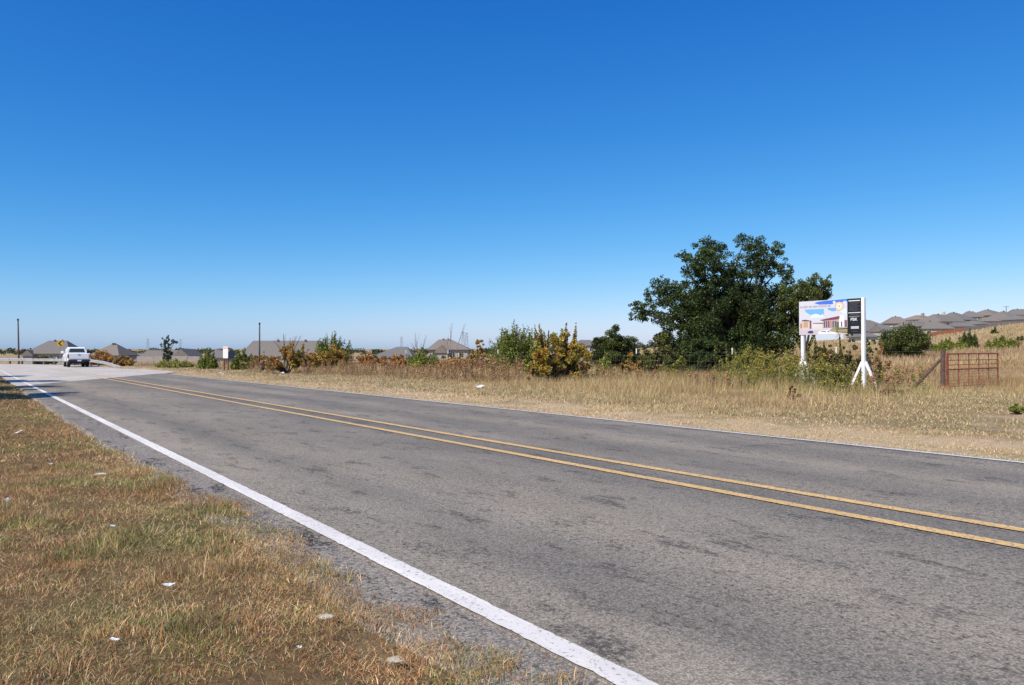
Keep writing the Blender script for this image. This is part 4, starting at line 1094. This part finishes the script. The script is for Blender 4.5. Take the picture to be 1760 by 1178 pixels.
def house(label, pl, pr, ry, rl_, rr_, ey, Y, roof=0, wall=0, dp=11, yaw=0, wing=None, vents=2, storeys=1, wins=3, group=None, chimney=False, name='house'):
    pc = (pl + pr) / 2; X = at(pc, Y); zg = tz(X, Y)
    w = (pr - pl) / F * Y - .9; ze = zpix(ey, Y); rise = zpix(ry, Y) - ze
    zb = min(zg, ze - 2.6 * storeys)
    t = thing(name, label, 'house', (X, Y + dp / 2, zb), math.radians(yaw), group)
    e = ze - zb
    mb = MB(); mb.box(-w / 2, w / 2, -dp / 2, dp / 2, -1.5, e - .10); mb.build('wall', WALLS[wall], t)
    mb = MB(); hip(mb, w, dp, e, rise, (rr_ - rl_) / F * Y, at((rl_ + rr_) / 2, Y) - X); rf = mb.build('roof', ROOFS[roof], t)
    a = w / 2 + .452; bb = dp / 2 + .452
    mb = MB(); mb.box(-a, a, -bb - .02, -bb, e - .19, e - .0); mb.box(-a, a, bb, bb + .02, e - .19, e); mb.box(-a - .02, -a, -bb, bb, e - .19, e); mb.box(a, a + .02, -bb, bb, e - .19, e); mb.build('fascia', DARKTRIM, rf)
    rx = at((rl_ + rr_) / 2, Y) - X
    for k in range(vents):
        x = rx + ((rr_ - rl_) / F * Y) * (.15 + .5 * k - .3) * .8; mb = MB(); mb.box(x - .18, x + .18, -.6, -.25, e + rise - .5, e + rise + .22); mb.build('roof_vent', DARKTRIM, rf)
    if chimney:
        mb = MB(); mb.box(rx + w * .22 - .5, rx + w * .22 + .5, -.4, .4, e + .4, e + rise + .9); mb.build('chimney', WALLS[wall], rf)
    for st in range(storeys):
        zc = e - 1.25 - 2.6 * st
        for k in range(wins):
            x = -w / 2 + w * (k + .7) / (wins + .4); f = MB(); y = -dp / 2
            f.box(x - .62, x + .62, y - .06, y - .003, zc - .72, zc + .72); fo = f.build('window', TRIM, t)
            g = MB(); g.box(x - .52, x - .03, y - .085, y - .063, zc - .62, zc + .62); g.build('pane', PANE, fo)
            g = MB(); g.box(x + .03, x + .52, y - .085, y - .063, zc - .62, zc + .62); g.build('pane', PANE, fo)
    if wing:
        wl, wr, wy, we = wing; ww = (wr - wl) / F * Y; wx = at((wl + wr) / 2, Y) - X; ez = zpix(we, Y) - zb; rs = (we - wy) / F * Y
        mb = MB(); x0, x1 = wx - ww / 2 + .3, wx + ww / 2 - .3; y0 = -dp / 2 - 1.6
        mb.box(x0, x1, y0, -dp / 2 + .6, -1.5, ez - .1)
        mb.poly([(x0, y0 + .01, ez - .1), (x1, y0 + .01, ez - .1), (wx, y0 + .01, ez + rs - .25)])
        mb.build('wing_wall', WALLS[wall], t)
        mb = MB(); hip(mb, ww - .6, 6, 0, rs, None, 0, .3, .14); o = mb.build('wing_roof', ROOFS[roof], t); o.location = (wx, y0 + 3.0 - .35 + .3, ez)
        mb = MB()
        for sx in (-1, 1): mb.bar((wx + sx * ww / 2, y0 - .10, ez - .08), (wx, y0 - .10, ez + rs - .06), .10, .22)
        mb.build('verge_board', TRIM if wall >= 3 else DARKTRIM, o); o.children[0].location = (-wx, -(y0 + 3.0 - .35 + .3), -ez)
    return t
GL = 'houses beyond the bend and fence'
house('grey-roofed house behind the chevron sign at far left', 37, 112, 585, 60, 90, 608, 190, 0, 1, 12, 8, (39, 58, 602, 611), 2, 1, 3, GL)
house('small peaked-roof house right of the pickup', 153, 206, 591, 175, 184, 611, 200, 2, 1, 10, 0, None, 2, 1, 2, GL)
house('low grey roof half hidden in scrub right of the pickup', 203, 240, 608, 210, 232, 617, 215, 1, 4, 9, 0, None, 1, 1, 2, GL)
house('long low grey-roofed house behind the sparse tree', 230, 316, 602, 231, 308, 621, 140, 0, 1, 10, 0, (304, 332, 600, 612), 1, 1, 3, GL)
house('small grey roof between two junipers', 350, 388, 601, 358, 382, 615, 180, 1, 0, 10, 0, None, 1, 1, 2, GL)
house('long grey roof behind the second pole and red sumac', 413, 548, 585, 416, 540, 612, 150, 0, 1, 12, -3, None, 2, 1, 4, GL)
house('low grey hip roof behind the red brush left of the bright juniper', 630, 712, 596, 676, 694, 616, 185, 1, 0, 12, 0, None, 0, 1, 3, GL)
house('tan-roofed house with a front gable and dark windows at centre', 733, 807, 583, 750, 772, 601, 180, 2, 1, 12, 0, (747, 773, 594, 606), 2, 1, 4, GL)
house('far grey roof between the orange sumac and the dark shrub', 985, 1030, 584, 1000, 1018, 594, 260, 1, 1, 12, 0, None, 0, 1, 2, GL)
GR = 'houses on the hill at right'
house('leftmost broad grey roof on the hill, just right of the billboard', 1480, 1538, 549, 1494, 1512, 567, 235, 0, 0, 12, 12, None, 1, 1, 3, GR)
house('front-gabled low house above the big round bush', 1496, 1546, 558, 1508, 1540, 569, 212, 1, 1, 10, -20, (1504, 1530, 560, 570), 1, 1, 2, GR)
house('pale metal roof lowest on the hill beside the billboard', 1478, 1512, 571, 1482, 1506, 579, 185, 1, 4, 7, 0, None, 0, 1, 2, GR, False, 'shed_house')
house('peaked grey roof second from the billboard on the skyline', 1533, 1574, 543, 1550, 1562, 556, 252, 2, 0, 12, -14, None, 1, 1, 2, GR)
house('tan brick house with a chimney farthest back on the skyline', 1574, 1612, 541, 1584, 1604, 549, 305, 2, 2, 11, 24, None, 0, 2, 3, GR, True)
house('low grey-roofed house above the red board fence at its left end', 1566, 1608, 550, 1576, 1598, 561, 222, 0, 4, 10, 16, None, 1, 1, 3, GR)
house('broad peaked roof with a white chimney on the skyline', 1604, 1662, 539, 1618, 1640, 553, 262, 0, 3, 12, 18, None, 1, 1, 3, GR, True)
house('dark-walled house directly above the red board fence', 1599, 1653, 551, 1610, 1626, 565, 216, 0, 0, 10, -22, None, 1, 1, 3, GR)
house('grey peaked roof above the dark cone-shaped bush on the skyline', 1640, 1678, 536, 1648, 1662, 550, 268, 1, 0, 12, 20, None, 1, 1, 2, GR)
house('low front-row house above the cone-shaped bush', 1648, 1686, 553, 1656, 1676, 561, 224, 0, 4, 10, -16, None, 0, 1, 3, GR)
house('two-storey cream-walled house on the skyline', 1664, 1702, 534, 1678, 1688, 545, 280, 0, 3, 11, -24, None, 1, 2, 4, GR)
house('grey-walled front-row house left of the cream garage wall', 1679, 1702, 550, 1685, 1697, 557, 236, 1, 4, 9, 14, None, 0, 1, 2, GR)
house('tall peaked grey roof left of the small crossarm pole', 1694, 1738, 531, 1709, 1719, 542, 290, 0, 0, 12, 22, None, 1, 2, 3, GR)
house('cream-walled low house in the front row near the right edge', 1698, 1728, 545, 1704, 1722, 552, 244, 2, 3, 9, -18, None, 0, 1, 1, GR)
house('grey hip-roofed house just right of the crossarm pole', 1726, 1760, 534, 1738, 1746, 548, 262, 0, 4, 11, 16, None, 1, 1, 3, GR)
house('peaked roof cut by the right edge on the skyline', 1746, 1796, 530, 1760, 1778, 541, 300, 0, 2, 12, -20, None, 1, 2, 3, GR)
house('front-row house cut by the picture\'s right edge', 1748, 1800, 541, 1762, 1784, 549, 250, 1, 4, 10, 18, None, 0, 1, 3, GR)
def board_fence(label, pts, mat, name='board_fence', h=1.1):
    x, y = pts[0]; t = thing(name, label, 'fence', (x, y, tz(x, y)), 0, 'board fences below the houses'); L = t.location
    for (a, b) in zip(pts[:-1], pts[1:]):
        n = max(1, int(math.hypot(b[0] - a[0], b[1] - a[1]) / 2.4))
        for k in range(n):
            p = [a[i] + (b[i] - a[i]) * k / n for i in (0, 1)]; q = [a[i] + (b[i] - a[i]) * (k + .97) / n for i in (0, 1)]
            zp, zq = tz(*p) - L.z, tz(*q) - L.z
            mb = MB(); mb.bar((p[0] - L.x, p[1] - L.y, zp + h / 2 - .2), (q[0] - L.x, q[1] - L.y, zq + h / 2 - .2), .05, h + .4); mb.build('panel', mat, t)
board_fence('red-brown board fence below the hill houses', [(at(1596, 205), 205), (at(1656, 208), 208)], plain('red_cedar', (.30, .115, .06), .9, noise=3, amt=.2))
board_fence('grey weathered board fence climbing to the right edge', [(at(1657, 209), 209), (at(1700, 218), 218), (at(1775, 232), 232)], plain('grey_cedar', (.30, .26, .23), .9, noise=3, amt=.2))
board_fence('reddish board fence behind the brush left of centre', [(at(618, 150), 150), (at(735, 150), 150), (at(800, 152), 152)], plain('red_cedar', (.30, .115, .06)))
board_fence('weathered grey board fence below the long roof at left', [(at(236, 125), 125), (at(352, 125), 125)], plain('grey_cedar', (.24, .20, .175)), h=1.5)

# ------------------------------------------------------------------ pickup
def pickup():
    Y = 70.5; px = 131; x = at(px, Y)
    t = thing('pickup_truck', 'white pickup truck driving away round the bend', 'pickup', (x, Y, .006), ROAD_ANG - math.radians(.5))
    W_ = plain('white_car_paint', (.80, .80, .80), .25, 0, .5, coat=.6); BL = plain('black_plastic', (.02, .02, .022), .55); GL_ = plain('car_glass', (.02, .03, .032), .06, 0, .7)
    hw = .90
    # y forward, tail at y = -2.6
    def loft(mb, secs):
        """closed loft of cross-sections; each (y, half-width bottom, half-width top, z0, z1)"""
        i0 = len(mb.v)
        for (y, wb, wt, za, zb) in secs: mb.v += [(-wb, y, za), (wb, y, za), (wb, y, za + (zb - za) * .6), (wt, y, zb), (-wt, y, zb), (-wb, y, za + (zb - za) * .6)]
        for k in range(len(secs) - 1):
            for j in range(6):
                a = i0 + k * 6 + j; b = i0 + k * 6 + (j + 1) % 6; mb.f.append((a, b, b + 6, a + 6)); mb.c.append(None)
        mb.f.append(tuple(i0 + j for j in range(6))[::-1]); mb.c.append(None); e = i0 + (len(secs) - 1) * 6; mb.f.append(tuple(e + j for j in range(6))); mb.c.append(None)
    mb = MB(); loft(mb, [(-2.55, hw - .04, hw - .05, .62, 1.20), (-2.5, hw, hw - .03, .55, 1.22), (-1.95, hw, hw - .03, .50, 1.22)])
    for sx in (-1, 1):   # wheel-arch tops leave the wheels open
        pass
    loft(mb, [(-1.949, hw, hw - .03, .78, 1.22), (-1.05, hw, hw - .03, .78, 1.22)])
    loft(mb, [(-1.049, hw, hw - .03, .48, 1.22), (1.15, hw, hw - .04, .48, 1.20)])
    loft(mb, [(1.151, hw, hw - .05, .78, 1.19), (2.05, hw, hw - .08, .78, 1.14)])
    loft(mb, [(2.051, hw, hw - .08, .50, 1.14), (2.62, hw - .06, hw - .14, .52, 1.04)])
    body = mb.build('body', W_, t, .03)
    mb = MB(); loft(mb, [(-.62, hw - .12, hw - .30, 1.224, 1.68), (-.52, hw - .10, hw - .26, 1.224, 1.76), (.55, hw - .10, hw - .26, 1.224, 1.78), (.75, hw - .10, hw - .28, 1.224, 1.74), (1.45, hw - .10, hw - .2, 1.2, 1.26)])
    mb.build('cab', W_, t, .03)
    mb = MB(); mb.poly([(-.64, -.626, 1.30), (.64, -.626, 1.30), (.54, -.626, 1.63), (-.54, -.626, 1.63)]); mb.build('rear_window', GL_, t)
    for sx in (-1, 1):
        mb = MB(); mb.poly([(sx * (hw - .095), -.40, 1.30), (sx * (hw - .095), .95, 1.30), (sx * (hw - .19), .60, 1.66), (sx * (hw - .19), -.40, 1.66)][::sx]); mb.build('side_window', GL_, t)
        mb = MB(); mb.box(sx * hw - .11 if sx > 0 else -hw + .003 - .008, hw + .005 if sx > 0 else -hw + .11, -2.575, -2.50, .82, 1.14); mb.build('tail_light', plain('tail_light_red', (.42, .015, .02), .25), t)
        mb = MB(); mb.box(sx * (hw + .13) - .11, sx * (hw + .13) + .11, .78, .86, 1.20, 1.42); mb.build('mirror', BL if sx > 0 else W_, t, .02)
        for yy in (-1.5, 1.6):
            tyre = MB(); tyre.tube([(sx * .59, yy, .37), (sx * .62, yy, .37), (sx * .82, yy, .37), (sx * .85, yy, .37)], [.33, .37, .37, .33], 22); w_ = tyre.build('wheel', plain('tyre_rubber', (.018, .018, .018), .85), t)
            rim = MB(); rim.tube([(sx * .845, yy, .37), (sx * .858, yy, .37)], [.23, .2], 16); rim.build('rim', plain('alloy_rim', (.5, .5, .52), .35, .8), w_)
    mb = MB(); mb.box(-.73, .73, -2.585, -2.556, .72, 1.18); tg = mb.build('tailgate', W_, t, .012)
    mb = MB(); mb.box(-.10, .10, -2.60, -2.587, 1.05, 1.11); mb.build('handle', BL, tg)
    mb = MB(); mb.box(-.82, .82, -2.72, -2.57, .50, .66); bp = mb.build('rear_bumper', plain('grey_bumper', (.035, .035, .037), .5, .2), t, .02)
    mb = MB(); mb.box(-.16, .16, -2.735, -2.722, .52, .65); mb.build('number_plate', plain('plate_white', (.7, .7, .7), .5), bp)
    mb = MB(); mb.box(-.55, .55, -2.2, 2.2, .32, .50); mb.build('chassis', BL, t)
pickup()

# ------------------------------------------------------------------ small things on the ground
def ground_at(px, py):
    Y = CAMZ * F / (py - HY); return at(px, Y), Y
PAPER = plain('white_paper', (.56, .55, .53), .8); STONE = plain('pale_limestone', (.42, .37, .30), .95, noise=40, amt=.45, bump=.6)
def scrap(name, label, cat, px, py, L, W_, mat, lift=.02, curl=.02, grp='litter on the near verge'):
    x, y = ground_at(px, py); z = tz(x, y); a = random.uniform(-.5, .5)
    L *= .72; W_ *= .8; V = []; nx = 6
    for i in range(nx + 1):
        for j in range(3):
            u = (i / nx - .5) * L; v = (j / 2 - .5) * W_ * (1 - .3 * random.random()); zz = lift * .6 + curl * .35 * math.sin(i * .8 + L * 40) + curl * .4 * (j - 1) * math.sin(i * .5) + random.uniform(-.003, .003)
            V.append((u, v, zz))
    Fc = [(i * 3 + j, (i + 1) * 3 + j, (i + 1) * 3 + j + 1, i * 3 + j + 1) for i in range(nx) for j in range(2)]
    o = mesh_np(name, np.array(V), np.array(Fc), None, mat); o.location = (x, y, z + .01); o.rotation_euler = (0, 0, a)
    m = o.modifiers.new('thickness', 'SOLIDIFY'); m.thickness = .002
    tag(o, label, cat, grp)
scrap('paper_scrap', 'crumpled white paper scrap highest on the left verge', 'litter', 33, 743, .13, .09, PAPER, .05, .04)
scrap('paper_scrap', 'small white scrap at the left picture edge', 'litter', 16, 856, .06, .06, PAPER, .04, .03)
scrap('paper_strip', 'long thin pale strip lying level in the grass', 'litter', 174, 816, .17, .025, plain('dull_strip', (.5, .49, .47), .8), .04, .01)
scrap('paper_scrap', 'dull grey scrap left of the long thin strip', 'litter', 90, 795, .09, .04, plain('dull_strip', (.5, .49, .47)), .03, .015)
scrap('paper_scrap', 'pale blue-grey paper scrap in the middle of the near verge', 'litter', 293, 1002, .085, .022, plain('bluish_paper', (.55, .58, .62), .7), .045, .012)
scrap('paper_scrap', 'short white roll near the bottom of the verge', 'litter', 201, 1097, .055, .018, PAPER, .045, .006)
scrap('paper_scrap', 'tiny white fleck nearest the lower road edge', 'litter', 516, 1113, .028, .018, PAPER, .045, .005)
scrap('paper_scrap', 'faint white fleck above the blue-grey scrap', 'litter', 196, 904, .05, .03, PAPER, .035, .008)
scrap('paper_scrap', 'white litter in the grass beyond the far lane', 'litter', 824, 663, .55, .25, PAPER, .12, .10, 'litter on the far verge')
scrap('paper_scrap', 'white litter at the foot of the small notice board', 'litter', 381, 640, .45, .25, PAPER, .12, .10, 'litter on the far verge')
scrap('paper_scrap', 'white litter below the leftmost red sumac', 'litter', 485, 641, .4, .25, PAPER, .12, .10, 'litter on the far verge')
scrap('dry_leaf', 'curled red-brown leaf between the two yellow lines', 'leaf', 1236, 838, .20, .035, plain('red_leaf', (.33, .10, .05), .7), .01, .012, None)
def rock(label, px, py, r, flat=.35):
    x, y = ground_at(px, py); z = tz(x, y)
    me = bpy.data.meshes.new('flat_stone'); import bmesh
    bm = bmesh.new(); bmesh.ops.create_icosphere(bm, subdivisions=3, radius=1)
    s = random.random() * 50
    for v in bm.verts:
        n = .75 + .5 * float(fbm(v.co.x * 1.7 + s, v.co.y * 1.7 + v.co.z * 2.1 + s, 3)); v.co = Vector((v.co.x * r * n * 1.5, v.co.y * r * n, v.co.z * r * n * flat))
    bm.to_mesh(me); bm.free()
    for p in me.polygons: p.use_smooth = True
    o = link('flat_stone', me, None, STONE); o.location = (x, y, z + .002); tag(o, label, 'stone', 'stones in the near verge')
rock('pale flat stone at the bottom right of the near verge', 682, 1126, .026, .5)
rock('pale crumbly stone left of the white line in the near verge', 562, 1052, .03, .4)
rock('flat pale stone at the verge edge halfway up the line', 326, 856, .06, .2)
